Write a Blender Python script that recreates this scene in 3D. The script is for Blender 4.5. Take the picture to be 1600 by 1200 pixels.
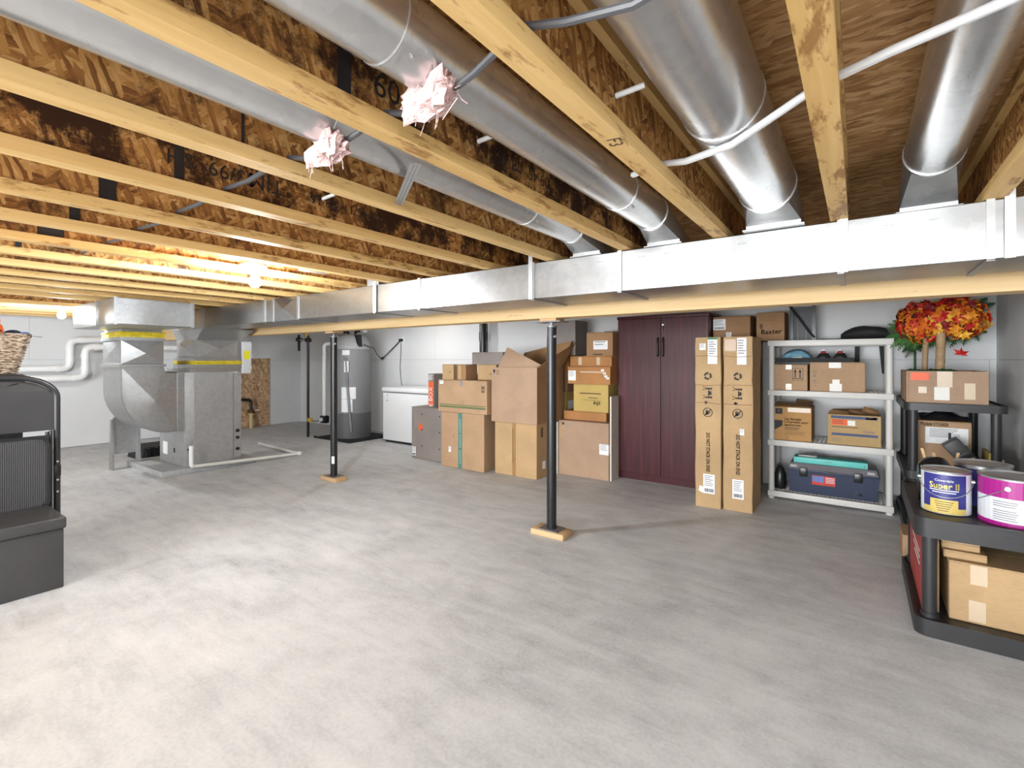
import bpy, bmesh, math, random
from mathutils import Vector, Matrix
random.seed(7)
R = math.radians
scene = bpy.context.scene
COL = scene.collection
for o in list(bpy.data.objects):
    bpy.data.objects.remove(o)

# ---------------------------------------------------------------- camera
cam = bpy.data.cameras.new('camera')
cam.sensor_width = 36.0
cam.lens = 757.0 / 1600.0 * 36.0
cam.shift_y = -38.0 / 1600.0
cam.clip_start = 0.02
camera = bpy.data.objects.new('camera', cam)
camera.location = (0, 0, 1.22)
camera.rotation_euler = (R(90), 0, R(35.552))
COL.objects.link(camera)
scene.camera = camera

# ---------------------------------------------------------------- world, exposure, large lights
world = bpy.data.worlds.new('world')
world.use_nodes = True
world.node_tree.nodes['Background'].inputs[0].default_value = (0.8, 0.85, 1, 1)
world.node_tree.nodes['Background'].inputs[1].default_value = 0.4
scene.world = world
scene.view_settings.view_transform = 'Standard'
scene.view_settings.look = 'None'
scene.view_settings.gamma = 1.0
scene.view_settings.use_curve_mapping = False
scene.view_settings.exposure = 0.34

def area_light(name, loc, target, sx, sy, power, col=(1, 1, 1)):
    l = bpy.data.lights.new(name, 'AREA')
    l.shape = 'RECTANGLE'; l.size = sx; l.size_y = sy
    l.energy = power; l.color = col
    o = bpy.data.objects.new(name, l)
    o.location = loc
    o.rotation_euler = (Vector(target) - Vector(loc)).to_track_quat('-Z', 'Y').to_euler()
    COL.objects.link(o)
    return o
# added soft fill behind the camera, standing in for bounced flash
area_light('bounce_fill', (-1.7, -4.35, 1.05), (-1.5, 3.0, 0.75), 5.0, 1.35, 520, (0.93, 0.97, 1.0))

# ---------------------------------------------------------------- helpers
class MB:
    def __init__(s):
        s.v = []; s.f = []; s.sm = []
    def add(s, vs, fs, smooth=False):
        b = len(s.v)
        s.v.extend([tuple(p) for p in vs])
        s.f.extend([tuple(i + b for i in f) for f in fs])
        s.sm.extend([smooth] * len(fs))
        return s
    def box(s, x0, x1, y0, y1, z0, z1):
        x0, x1 = min(x0, x1), max(x0, x1); y0, y1 = min(y0, y1), max(y0, y1); z0, z1 = min(z0, z1), max(z0, z1)
        v = [(x0,y0,z0),(x1,y0,z0),(x1,y1,z0),(x0,y1,z0),(x0,y0,z1),(x1,y0,z1),(x1,y1,z1),(x0,y1,z1)]
        return s.add(v, [(0,3,2,1),(4,5,6,7),(0,1,5,4),(1,2,6,5),(2,3,7,6),(3,0,4,7)])
    def hexa(s, v):   # 8 points ordered like box
        return s.add(v, [(0,3,2,1),(4,5,6,7),(0,1,5,4),(1,2,6,5),(2,3,7,6),(3,0,4,7)])
    def rbox(s, x0, x1, y0, y1, z0, z1, r=0.006, seg=2):
        bm = bmesh.new()
        m = Matrix.Translation(((x0+x1)/2,(y0+y1)/2,(z0+z1)/2)) @ Matrix.Diagonal((abs(x1-x0),abs(y1-y0),abs(z1-z0),1))
        bmesh.ops.create_cube(bm, size=1, matrix=m)
        bmesh.ops.bevel(bm, geom=bm.edges[:], offset=r, segments=seg, affect='EDGES', profile=0.5)
        bm.verts.index_update()
        s.add([v.co[:] for v in bm.verts], [[v.index for v in f.verts] for f in bm.faces], True)
        bm.free(); return s
    def cyl(s, p0, p1, r, n=16, r1=None, cap=True):
        return s.tube([p0, p1], r, n, r1=r1, cap=cap)
    def tube(s, path, r, n=10, r1=None, cap=True, radii=None):
        path = [Vector(p) for p in path]
        k = len(path)
        rings = []
        prev = None
        for i, p in enumerate(path):
            if i == 0: t = path[1] - path[0]
            elif i == k - 1: t = path[-1] - path[-2]
            else: t = (path[i+1] - p).normalized() + (p - path[i-1]).normalized()
            if t.length < 1e-9: t = Vector((0, 0, 1))
            t.normalize()
            if prev is None:
                a = Vector((0, 0, 1)) if abs(t.z) < .9 else Vector((1, 0, 0))
                nx = t.cross(a).normalized()
            else:
                nx = prev - t * prev.dot(t)
                nx.normalize()
            prev = nx
            ny = t.cross(nx)
            rr = radii[i] if radii else (r if r1 is None else r + (r1 - r) * i / (k - 1))
            rings.append([p + (nx * math.cos(2*math.pi*j/n) + ny * math.sin(2*math.pi*j/n)) * rr for j in range(n)])
        vs = [q for ring in rings for q in ring]
        fs = []
        for i in range(k - 1):
            for j in range(n):
                fs.append((i*n+j, i*n+(j+1) % n, (i+1)*n+(j+1) % n, (i+1)*n+j))
        s.add(vs, fs, True)
        if cap:
            s.add(rings[0], [tuple(range(n))[::-1]]); s.add(rings[-1], [tuple(range(n))])
        return s
    def loft(s, rings, smooth=False, cap=True):
        n = len(rings[0])
        vs = [q for ring in rings for q in ring]
        fs = []
        for i in range(len(rings) - 1):
            for j in range(n):
                fs.append((i*n+j, i*n+(j+1) % n, (i+1)*n+(j+1) % n, (i+1)*n+j))
        s.add(vs, fs, smooth)
        if cap:
            s.add(rings[0], [tuple(range(n))[::-1]]); s.add(rings[-1], [tuple(range(n))])
        return s
    def lathe(s, prof, c=(0,0), n=32, smooth=True):
        rings = [[(c[0]+r*math.cos(2*math.pi*j/n), c[1]+r*math.sin(2*math.pi*j/n), z) for j in range(n)] for r, z in prof]
        return s.loft(rings, smooth, True)
    def prism_x(s, poly, x0, x1, smooth=False):   # poly in (y, z)
        return s.loft([[(x0, y, z) for y, z in poly], [(x1, y, z) for y, z in poly]], smooth)
    def prism_y(s, poly, y0, y1, smooth=False):   # poly in (x, z)
        return s.loft([[(x, y0, z) for x, z in poly], [(x, y1, z) for x, z in poly]], smooth)
    def prism_z(s, poly, z0, z1, smooth=False):
        return s.loft([[(x, y, z0) for x, y in poly], [(x, y, z1) for x, y in poly]], smooth)
    def mesh(s, name, mat):
        me = bpy.data.meshes.new(name)
        me.from_pydata(s.v, [], s.f)
        me.polygons.foreach_set('use_smooth', s.sm)
        if mat: me.materials.append(mat)
        bm = bmesh.new(); bm.from_mesh(me)
        bmesh.ops.recalc_face_normals(bm, faces=bm.faces[:])
        bm.to_mesh(me); bm.free()
        if any(s.sm):
            try: me.set_sharp_from_angle(angle=R(38))
            except Exception: pass
        me.update()
        return me
    def build(s, name, mat, parent=None, label=None):
        o = bpy.data.objects.new(name, s.mesh(name, mat))
        COL.objects.link(o)
        attach(o, parent)
        if label: o['label'] = label
        return o

LOC = {}
def attach(o, parent):
    if parent is None: return
    o.parent = parent
    if parent.type == 'EMPTY' and parent.name in LOC:
        o.matrix_parent_inverse = Matrix.Translation(-LOC[parent.name])

def tag(o, label, cat, group=None):
    o['label'] = label; o['category'] = cat
    if group: o['group'] = group
    return o
def thing(name, label, cat, loc=(0,0,0), group=None):
    o = bpy.data.objects.new(name, None)
    o.empty_display_size = 0.05
    o.location = loc
    COL.objects.link(o)
    LOC[o.name] = Vector(loc)
    return tag(o, label, cat, group)
def struct(o):
    o['kind'] = 'structure'; return o

def rrect(x0, x1, y0, y1, r, n=5):
    pts = []
    for cx, cy, a in ((x1-r, y0+r, -90), (x1-r, y1-r, 0), (x0+r, y1-r, 90), (x0+r, y0+r, 180)):
        for i in range(n + 1):
            t = R(a + 90 * i / n)
            pts.append((cx + r*math.cos(t), cy + r*math.sin(t)))
    return pts
def arc(c, r, a0, a1, n):
    return [(c[0]+r*math.cos(R(a0+(a1-a0)*i/n)), c[1]+r*math.sin(R(a0+(a1-a0)*i/n))) for i in range(n+1)]

# ---------------------------------------------------------------- materials
MATS = {}
def nmat(name):
    m = bpy.data.materials.new(name); m.use_nodes = True
    nt = m.node_tree
    return m, nt, nt.nodes['Principled BSDF']
def N(nt, typ, **kw):
    n = nt.nodes.new(typ)
    for k, v in kw.items():
        if k.startswith('i_'):
            n.inputs[k[2:]].default_value = v
        else: setattr(n, k, v)
    return n
def ramp(nt, stops, interp='LINEAR'):
    n = nt.nodes.new('ShaderNodeValToRGB'); cr = n.color_ramp; cr.interpolation = interp
    while len(cr.elements) < len(stops): cr.elements.new(0.5)
    for e, (p, c) in zip(cr.elements, stops):
        e.position = p; e.color = (c[0], c[1], c[2], 1) if len(c) == 3 else c
    return n
def coords(nt, scale=(1,1,1), rot=(0,0,0)):
    tc = nt.nodes.new('ShaderNodeTexCoord')
    mp = nt.nodes.new('ShaderNodeMapping')
    mp.inputs['Scale'].default_value = scale
    mp.inputs['Rotation'].default_value = rot
    nt.links.new(tc.outputs['Object'], mp.inputs['Vector'])
    return mp.outputs['Vector']
def plain(name, col, rough=0.6, metal=0.0, var=0.06, scale=6.0, bump=0.0, bscale=60.0, spec=0.5, emit=None, coat=0.0):
    if name in MATS: return MATS[name]
    m, nt, p = nmat(name)
    p.inputs['Roughness'].default_value = rough
    p.inputs['Metallic'].default_value = metal
    p.inputs['Specular IOR Level'].default_value = spec
    if coat: p.inputs['Coat Weight'].default_value = coat
    v = coords(nt)
    no = N(nt, 'ShaderNodeTexNoise', i_Scale=scale, i_Detail=4.0)
    nt.links.new(v, no.inputs['Vector'])
    r = ramp(nt, [(0.3, [c*(1-var) for c in col]), (0.7, [min(1, c*(1+var)) for c in col])])
    nt.links.new(no.outputs['Fac'], r.inputs['Fac'])
    nt.links.new(r.outputs['Color'], p.inputs['Base Color'])
    if bump:
        nb = N(nt, 'ShaderNodeTexNoise', i_Scale=bscale, i_Detail=3.0)
        nt.links.new(v, nb.inputs['Vector'])
        b = N(nt, 'ShaderNodeBump', i_Strength=bump, i_Distance=0.01)
        nt.links.new(nb.outputs['Fac'], b.inputs['Height'])
        nt.links.new(b.outputs['Normal'], p.inputs['Normal'])
    if emit:
        p.inputs['Emission Color'].default_value = (*emit[:3], 1)
        p.inputs['Emission Strength'].default_value = emit[3]
    MATS[name] = m
    return m

def cardboard(name, col):
    if name in MATS: return MATS[name]
    m, nt, p = nmat(name)
    p.inputs['Roughness'].default_value = 0.75
    p.inputs['Specular IOR Level'].default_value = 0.25
    v = coords(nt)
    n1 = N(nt, 'ShaderNodeTexNoise', i_Scale=3.2, i_Detail=5.0, i_Roughness=0.6)
    nt.links.new(v, n1.inputs['Vector'])
    v2 = coords(nt, (45, 45, 320))
    n2 = N(nt, 'ShaderNodeTexNoise', i_Scale=1.0, i_Detail=2.0)
    nt.links.new(v2, n2.inputs['Vector'])
    r = ramp(nt, [(0.28, [c*0.86 for c in col]), (0.72, [min(1, c*1.1) for c in col])])
    nt.links.new(n1.outputs['Fac'], r.inputs['Fac'])
    mx = N(nt, 'ShaderNodeMix', data_type='RGBA', blend_type='MULTIPLY')
    mx.inputs['Factor'].default_value = 0.35
    r2 = ramp(nt, [(0.35, (0.72, 0.72, 0.72)), (0.65, (1, 1, 1))])
    nt.links.new(n2.outputs['Fac'], r2.inputs['Fac'])
    nt.links.new(r.outputs['Color'], mx.inputs['A']); nt.links.new(r2.outputs['Color'], mx.inputs['B'])
    nt.links.new(mx.outputs['Result'], p.inputs['Base Color'])
    b = N(nt, 'ShaderNodeBump', i_Strength=0.12, i_Distance=0.004)
    nt.links.new(n2.outputs['Fac'], b.inputs['Height'])
    nt.links.new(b.outputs['Normal'], p.inputs['Normal'])
    MATS[name] = m
    return m

def osb(name, stops, stain=0.35, axis='x', stain_col=(0.035, 0.014, 0.006), chip=1.55, angs=(20, -48, 84), sscale=3.4):
    """strand board: three layers of long strands lying over each other, dark weathering stains"""
    m, nt, p = nmat(name)
    p.inputs['Roughness'].default_value = 0.72
    p.inputs['Specular IOR Level'].default_value = 0.2
    L = nt.links
    rot = {'x': (0, R(90), 0), 'y': (R(90), 0, 0), 'z': (0, 0, 0)}[axis]
    v = coords(nt, (1, 1, 1), rot)
    nw = N(nt, 'ShaderNodeTexNoise', i_Scale=14.0, i_Detail=3.0)
    L.new(v, nw.inputs['Vector'])
    sc = N(nt, 'ShaderNodeVectorMath', operation='MULTIPLY_ADD')
    sc.inputs[1].default_value = (0.016, 0.016, 0.0)
    L.new(nw.outputs['Color'], sc.inputs[0]); L.new(v, sc.inputs[2])
    vals = []
    for k, an in enumerate(angs):
        mp = N(nt, 'ShaderNodeMapping'); mp.inputs['Rotation'].default_value = (0, 0, R(an)); mp.inputs['Location'].default_value = (k*3.7, k*1.9, 0)
        L.new(sc.outputs[0], mp.inputs['Vector'])
        mq = N(nt, 'ShaderNodeMapping'); mq.inputs['Scale'].default_value = (11*chip, 52*chip, 1)
        L.new(mp.outputs[0], mq.inputs['Vector'])
        vo = N(nt, 'ShaderNodeTexVoronoi', i_Scale=1.0); vo.voronoi_dimensions = '2D'
        L.new(mq.outputs[0], vo.inputs['Vector'])
        sp = N(nt, 'ShaderNodeSeparateColor'); L.new(vo.outputs['Color'], sp.inputs[0])
        mg = N(nt, 'ShaderNodeMapping'); mg.inputs['Scale'].default_value = (18, 260, 1)
        L.new(mp.outputs[0], mg.inputs['Vector'])
        ng = N(nt, 'ShaderNodeTexNoise', i_Scale=1.0, i_Detail=3.0); L.new(mg.outputs[0], ng.inputs['Vector'])
        mf = N(nt, 'ShaderNodeMix', data_type='FLOAT'); mf.inputs['Factor'].default_value = 0.45
        L.new(sp.outputs[1], mf.inputs['A']); L.new(ng.outputs['Fac'], mf.inputs['B'])
        vals.append((sp.outputs[0], mf.outputs['Result']))
    cur = vals[2][1]
    for k in (1, 0):
        gt = N(nt, 'ShaderNodeMath', operation='GREATER_THAN'); gt.inputs[1].default_value = 0.52
        L.new(vals[k][0], gt.inputs[0])
        mx_ = N(nt, 'ShaderNodeMix', data_type='FLOAT')
        L.new(gt.outputs[0], mx_.inputs['Factor']); L.new(cur, mx_.inputs['A']); L.new(vals[k][1], mx_.inputs['B'])
        cur = mx_.outputs['Result']
    r = ramp(nt, stops)
    L.new(cur, r.inputs['Fac'])
    n3 = N(nt, 'ShaderNodeTexNoise', i_Scale=sscale, i_Detail=12.0, i_Roughness=0.78)
    L.new(v, n3.inputs['Vector'])
    lo = 0.62 - stain * 0.2
    r3 = ramp(nt, [(lo, (0, 0, 0)), (lo + 0.09, (1, 1, 1))])
    L.new(n3.outputs['Fac'], r3.inputs['Fac'])
    f = N(nt, 'ShaderNodeMath', operation='MULTIPLY'); f.inputs[1].default_value = min(1, 0.6 + stain*.5)
    L.new(r3.outputs['Color'], f.inputs[0])
    mx = N(nt, 'ShaderNodeMix', data_type='RGBA')
    L.new(f.outputs[0], mx.inputs['Factor'])
    L.new(r.outputs['Color'], mx.inputs['A'])
    mx.inputs['B'].default_value = (*stain_col, 1)
    L.new(mx.outputs['Result'], p.inputs['Base Color'])
    b = N(nt, 'ShaderNodeBump', i_Strength=0.25, i_Distance=0.004)
    L.new(cur, b.inputs['Height'])
    L.new(b.outputs['Normal'], p.inputs['Normal'])
    return m

def lumber(name, along, c0, c1, spots=0.5, spot_col=(0.22, 0.09, 0.02)):
    m, nt, p = nmat(name)
    p.inputs['Roughness'].default_value = 0.6
    p.inputs['Specular IOR Level'].default_value = 0.3
    L = nt.links
    s = {'x': (1.2, 26, 26), 'y': (26, 1.2, 26), 'z': (26, 26, 1.2)}[along]
    v = coords(nt, s)
    n1 = N(nt, 'ShaderNodeTexNoise', i_Scale=1.0, i_Detail=6.0, i_Roughness=0.6, i_Distortion=0.6)
    L.new(v, n1.inputs['Vector'])
    r = ramp(nt, [(0.25, c1), (0.5, [(a+b)/2 for a, b in zip(c0, c1)]), (0.75, c0)])
    L.new(n1.outputs['Fac'], r.inputs['Fac'])
    s2 = {'x': (5, 22, 22), 'y': (22, 5, 22), 'z': (22, 22, 5)}[along]
    v2 = coords(nt, s2)
    n2 = N(nt, 'ShaderNodeTexNoise', i_Scale=1.0, i_Detail=6.0, i_Roughness=0.7)
    L.new(v2, n2.inputs['Vector'])
    lo = 0.665 - 0.13 * spots
    r2 = ramp(nt, [(lo, (0, 0, 0)), (lo + 0.09, (1, 1, 1))])
    L.new(n2.outputs['Fac'], r2.inputs['Fac'])
    f = N(nt, 'ShaderNodeMath', operation='MULTIPLY'); f.inputs[1].default_value = 0.75
    L.new(r2.outputs['Color'], f.inputs[0])
    mx = N(nt, 'ShaderNodeMix', data_type='RGBA')
    L.new(f.outputs[0], mx.inputs['Factor'])
    L.new(r.outputs['Color'], mx.inputs['A']); mx.inputs['B'].default_value = (*spot_col, 1)
    L.new(mx.outputs['Result'], p.inputs['Base Color'])
    b = N(nt, 'ShaderNodeBump', i_Strength=0.15, i_Distance=0.003)
    L.new(n1.outputs['Fac'], b.inputs['Height']); L.new(b.outputs['Normal'], p.inputs['Normal'])
    return m

def galv(name, base=0.62, r0=0.2, r1=0.36, wave=0.25, spangle=0.06, wscale=(2.2, 2.2, 2.2), metal=0.95):
    m, nt, p = nmat(name)
    L = nt.links
    p.inputs['Metallic'].default_value = metal
    v = coords(nt)
    vo = N(nt, 'ShaderNodeTexVoronoi', i_Scale=34.0); L.new(v, vo.inputs['Vector'])
    sep = N(nt, 'ShaderNodeSeparateColor'); L.new(vo.outputs['Color'], sep.inputs[0])
    n1 = N(nt, 'ShaderNodeTexNoise', i_Scale=3.0, i_Detail=5.0); L.new(v, n1.inputs['Vector'])
    mf = N(nt, 'ShaderNodeMix', data_type='FLOAT'); mf.inputs['Factor'].default_value = 0.5
    L.new(sep.outputs[0], mf.inputs['A']); L.new(n1.outputs['Fac'], mf.inputs['B'])
    r = ramp(nt, [(0.2, [base*(1-spangle)*k for k in (0.985, 0.995, 1.0)]), (0.8, [base*(1+spangle)*k for k in (0.985, 0.995, 1.0)])])
    L.new(mf.outputs['Result'], r.inputs['Fac']); L.new(r.outputs['Color'], p.inputs['Base Color'])
    rr = N(nt, 'ShaderNodeMapRange'); rr.inputs['To Min'].default_value = r0; rr.inputs['To Max'].default_value = r1
    L.new(n1.outputs['Fac'], rr.inputs['Value']); L.new(rr.outputs[0], p.inputs['Roughness'])
    v2 = coords(nt, wscale)
    n2 = N(nt, 'ShaderNodeTexNoise', i_Scale=1.0, i_Detail=1.0); L.new(v2, n2.inputs['Vector'])
    b = N(nt, 'ShaderNodeBump', i_Strength=wave, i_Distance=0.08)
    L.new(n2.outputs['Fac'], b.inputs['Height']); L.new(b.outputs['Normal'], p.inputs['Normal'])
    return m

def concrete(name):
    m, nt, p = nmat(name)
    L = nt.links
    p.inputs['Specular IOR Level'].default_value = 0.35
    v = coords(nt)
    n1 = N(nt, 'ShaderNodeTexNoise', i_Scale=0.9, i_Detail=8.0, i_Roughness=0.62, i_Distortion=0.9); L.new(v, n1.inputs['Vector'])
    n2 = N(nt, 'ShaderNodeTexNoise', i_Scale=5.0, i_Detail=8.0, i_Roughness=0.7, i_Distortion=0.4); L.new(v, n2.inputs['Vector'])
    n3 = N(nt, 'ShaderNodeTexNoise', i_Scale=70.0, i_Detail=4.0); L.new(v, n3.inputs['Vector'])
    v4 = coords(nt, (1.2, 5.0, 1), (0, 0, R(25)))
    n4 = N(nt, 'ShaderNodeTexNoise', i_Scale=2.0, i_Detail=7.0, i_Roughness=0.66, i_Distortion=0.5); L.new(v4, n4.inputs['Vector'])
    m1 = N(nt, 'ShaderNodeMix', data_type='FLOAT'); m1.inputs['Factor'].default_value = 0.45
    L.new(n1.outputs['Fac'], m1.inputs['A']); L.new(n2.outputs['Fac'], m1.inputs['B'])
    m2 = N(nt, 'ShaderNodeMix', data_type='FLOAT'); m2.inputs['Factor'].default_value = 0.35
    L.new(m1.outputs['Result'], m2.inputs['A']); L.new(n4.outputs['Fac'], m2.inputs['B'])
    m3 = N(nt, 'ShaderNodeMix', data_type='FLOAT'); m3.inputs['Factor'].default_value = 0.16
    L.new(m2.outputs['Result'], m3.inputs['A']); L.new(n3.outputs['Fac'], m3.inputs['B'])
    r = ramp(nt, [(0.36, (0.34, 0.347, 0.357)), (0.445, (0.50, 0.508, 0.52)), (0.53, (0.61, 0.618, 0.628)), (0.62, (0.70, 0.705, 0.712))])
    L.new(m3.outputs['Result'], r.inputs['Fac']); L.new(r.outputs['Color'], p.inputs['Base Color'])
    rr = N(nt, 'ShaderNodeMapRange'); rr.inputs['To Min'].default_value = 0.55; rr.inputs['To Max'].default_value = 0.8
    L.new(n2.outputs['Fac'], rr.inputs['Value']); L.new(rr.outputs[0], p.inputs['Roughness'])
    b = N(nt, 'ShaderNodeBump', i_Strength=0.12, i_Distance=0.01)
    L.new(n2.outputs['Fac'], b.inputs['Height']); L.new(b.outputs['Normal'], p.inputs['Normal'])
    return m

def fabric_stripe(name, col):
    m, nt, p = nmat(name); L = nt.links
    p.inputs['Roughness'].default_value = 0.9
    v = coords(nt)
    w = N(nt, 'ShaderNodeTexWave', wave_type='BANDS', bands_direction='Y', i_Scale=36.0, i_Distortion=0.6, i_Detail=2.0)
    L.new(v, w.inputs['Vector'])
    r = ramp(nt, [(0.3, [c*0.6 for c in col]), (0.75, [c*1.7 for c in col])])
    L.new(w.outputs['Fac'], r.inputs['Fac']); L.new(r.outputs['Color'], p.inputs['Base Color'])
    b = N(nt, 'ShaderNodeBump', i_Strength=0.3, i_Distance=0.004)
    L.new(w.outputs['Fac'], b.inputs['Height']); L.new(b.outputs['Normal'], p.inputs['Normal'])
    return m

def mahogany(name):
    m, nt, p = nmat(name); L = nt.links
    p.inputs['Roughness'].default_value = 0.42
    p.inputs['Specular IOR Level'].default_value = 0.3
    v = coords(nt, (60, 60, 1.6))
    n1 = N(nt, 'ShaderNodeTexNoise', i_Scale=1.0, i_Detail=6.0, i_Roughness=0.62); L.new(v, n1.inputs['Vector'])
    r = ramp(nt, [(0.3, (0.030, 0.005, 0.007)), (0.55, (0.062, 0.010, 0.013)), (0.75, (0.11, 0.022, 0.024))])
    L.new(n1.outputs['Fac'], r.inputs['Fac']); L.new(r.outputs['Color'], p.inputs['Base Color'])
    return m

M_CONC = concrete('concrete_floor')
M_DRY = plain('drywall', (0.66, 0.665, 0.67), 0.85, var=0.03, scale=2.0, bump=0.03)
M_SEAM = plain('wall_backing', (0.3, 0.3, 0.3), 0.9)
WEB = [(0.15, (0.11, 0.042, 0.014)), (0.38, (0.27, 0.115, 0.032)), (0.58, (0.43, 0.21, 0.060)), (0.85, (0.62, 0.37, 0.14))]
SUB = [(0.15, (0.26, 0.13, 0.05)), (0.4, (0.44, 0.245, 0.10)), (0.65, (0.58, 0.355, 0.165)), (0.9, (0.72, 0.50, 0.27))]
M_WEB = [osb('osb_web_a', WEB, 0.48, 'x'), osb('osb_web_b', WEB, 0.85, 'x'), osb('osb_web_c', WEB, 0.22, 'x')]
M_SUB = osb('osb_subfloor', SUB, 0.18, 'z', chip=1.25, angs=(8, -14, 30))
M_OSBP = osb('osb_wall_panel', [(0.2, (0.22, 0.125, 0.065)), (0.5, (0.44, 0.275, 0.155)), (0.8, (0.64, 0.44, 0.27))], 0.10, 'x', chip=1.2)
M_FLG = [lumber('lumber_flange_a', 'y', (0.72, 0.50, 0.22), (0.55, 0.335, 0.115), 0.7), lumber('lumber_flange_b', 'y', (0.70, 0.475, 0.20), (0.52, 0.31, 0.10), 1.15)]
M_BEAM = lumber('lumber_beam', 'x', (0.66, 0.48, 0.26), (0.52, 0.35, 0.165), 0.25)
M_BLOCK = lumber('lumber_block', 'x', (0.62, 0.42, 0.24), (0.46, 0.29, 0.14), 0.3)
M_SEAL = plain('black_edge_seal', (0.012, 0.010, 0.012), 0.6, var=0.4, scale=30)
M_GALV = galv('galvanised_sheet', 0.42, 0.30, 0.44, 0.14, 0.08, metal=0.8)
M_GALVR = galv('galvanised_pipe', 0.60, 0.2, 0.34, 0.12, 0.05, (5, 0.8, 5), metal=0.82)
M_TRUNK = galv('galvanised_trunk', 0.36, 0.26, 0.35, 0.10, 0.06, (1.3, 3, 4), metal=0.92)
M_CLEAT = galv('galvanised_cleat', 0.40, 0.3, 0.42, 0.02, metal=0.7)
M_FURN = galv('galvanised_furnace', 0.44, 0.38, 0.55, 0.12, 0.08, metal=0.65)
M_YEL = plain('yellow_flex_cloth', (0.55, 0.43, 0.02), 0.6, var=0.25, scale=30, bump=0.3, bscale=40)
M_BLK = plain('black_paint', (0.012, 0.012, 0.013), 0.32, var=0.2)
M_BLKM = plain('black_matte', (0.012, 0.012, 0.013), 0.75, var=0.3)
M_PVC = plain('white_pvc', (0.80, 0.80, 0.79), 0.4, var=0.02)
M_PVCY = plain('ivory_pvc', (0.72, 0.72, 0.66), 0.4, var=0.03)
M_WHITE = plain('white_enamel', (0.80, 0.81, 0.82), 0.35, var=0.01)
M_PAPER = plain('white_paper', (0.78, 0.79, 0.80), 0.7, var=0.04, scale=40)
M_INK = plain('black_ink', (0.02, 0.02, 0.022), 0.7, var=0.2)
M_GREYINK = plain('grey_ink', (0.20, 0.20, 0.21), 0.7, var=0.2)
M_BROWNINK = plain('brown_ink', (0.10, 0.055, 0.03), 0.7)
M_TAPE = plain('clear_tape', (0.58, 0.46, 0.33), 0.25, var=0.06)
M_TAPEW = plain('white_tape', (0.72, 0.70, 0.66), 0.4, var=0.05)
M_TAPEB = plain('brown_tape', (0.33, 0.185, 0.075), 0.3, var=0.06)
M_STEEL = plain('zinc_steel', (0.55, 0.56, 0.57), 0.35, metal=0.9, var=0.08)
M_DSTEEL = plain('dull_steel', (0.22, 0.22, 0.225), 0.5, metal=0.6, var=0.1)
M_MAH = mahogany('mahogany_laminate')
M_SHELFW = plain('grey_white_plastic', (0.62, 0.61, 0.58), 0.5, var=0.02)
M_SHELFB = plain('black_plastic', (0.022, 0.022, 0.024), 0.45, var=0.2, bump=0.05, bscale=90)
M_FOLD = plain('folding_chair_metal', (0.022, 0.022, 0.024), 0.38, var=0.1)
M_CUSH = fabric_stripe('striped_upholstery', (0.040, 0.040, 0.043))
M_OTTO = plain('grey_leatherette', (0.050, 0.050, 0.052), 0.48, var=0.1, bump=0.06, bscale=180)
M_TANK = plain('grey_enamel_tank', (0.20, 0.20, 0.205), 0.42, var=0.03)
M_TANKT = plain('grey_tank_top', (0.34, 0.34, 0.345), 0.45, var=0.03)
M_PINK = plain('pink_fibreglass', (0.62, 0.43, 0.41), 0.95, var=0.16, scale=40, bump=0.8, bscale=120)
M_RED = plain('red_print', (0.55, 0.03, 0.02), 0.6)
M_ORANGE = plain('orange_print', (0.78, 0.12, 0.03), 0.6)
C_TAN = cardboard('cardboard_tan', (0.44, 0.285, 0.17))
C_TAN2 = cardboard('cardboard_golden', (0.47, 0.315, 0.165))
C_PINKT = cardboard('cardboard_rosy', (0.41, 0.275, 0.185))
C_GREY = cardboard('cardboard_grey', (0.27, 0.235, 0.215))
C_ORB = cardboard('cardboard_orange_brown', (0.42, 0.20, 0.075))
C_DARK = cardboard('cardboard_brown', (0.32, 0.185, 0.095))
C_YEL = cardboard('cardboard_yellow', (0.50, 0.36, 0.12))
C_IN = cardboard('cardboard_inside', (0.33, 0.19, 0.085))

# ================================================================ THE SETTING
XL, XR, YB, YF, ZS = -8.913, 0.887, 5.333, -4.6, 1.998
ZJ = 1.757      # joist underside

fl = struct(MB().box(XL-.12, XR+.12, YF-.12, YB+.12, -0.12, 0.0).build('floor', M_CONC))

def sheet_wall(name, fixed, a0, a1, axis, sgn):
    """drywall sheets with open joints hung on a dark backing; axis = direction the wall runs"""
    w = MB()
    lo, hi = (fixed, fixed + .1*sgn) if sgn > 0 else (fixed + .1*sgn, fixed)
    f2 = fixed + .012 * sgn
    lo, hi = min(f2, fixed + .1*sgn), max(f2, fixed + .1*sgn)
    if axis == 'x': w.box(a0, a1, lo, hi, 0.0, ZS)
    else: w.box(lo, hi, a0, a1, 0.0, ZS)
    o = struct(w.build(name, M_SEAM))
    k0 = a1
    row = 0
    for z0, z1 in ((0.008, 1.2185), (1.2215, ZS)):
        p = a0 + (0 if row == 0 else -1.22)
        while p < a1:
            q0, q1 = max(p + .001, a0), min(p + 2.44 - .001, a1)
            if q1 - q0 > .02:
                b = MB()
                if axis == 'x': b.box(q0, q1, min(fixed, f2), max(fixed, f2), z0, z1)
                else: b.box(min(fixed, f2), max(fixed, f2), q0, q1, z0, z1)
                b.build('drywall_sheet', M_DRY, o)
            p += 2.44
        row += 1
    return o
sheet_wall('wall_back', YB, XL, XR, 'x', 1)
sheet_wall('wall_left', XL, YF, YB, 'y', -1)
sheet_wall('wall_right', XR, YF, YB, 'y', 1)
sheet_wall('wall_front', YF, XL, XR, 'x', -1)

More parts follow.
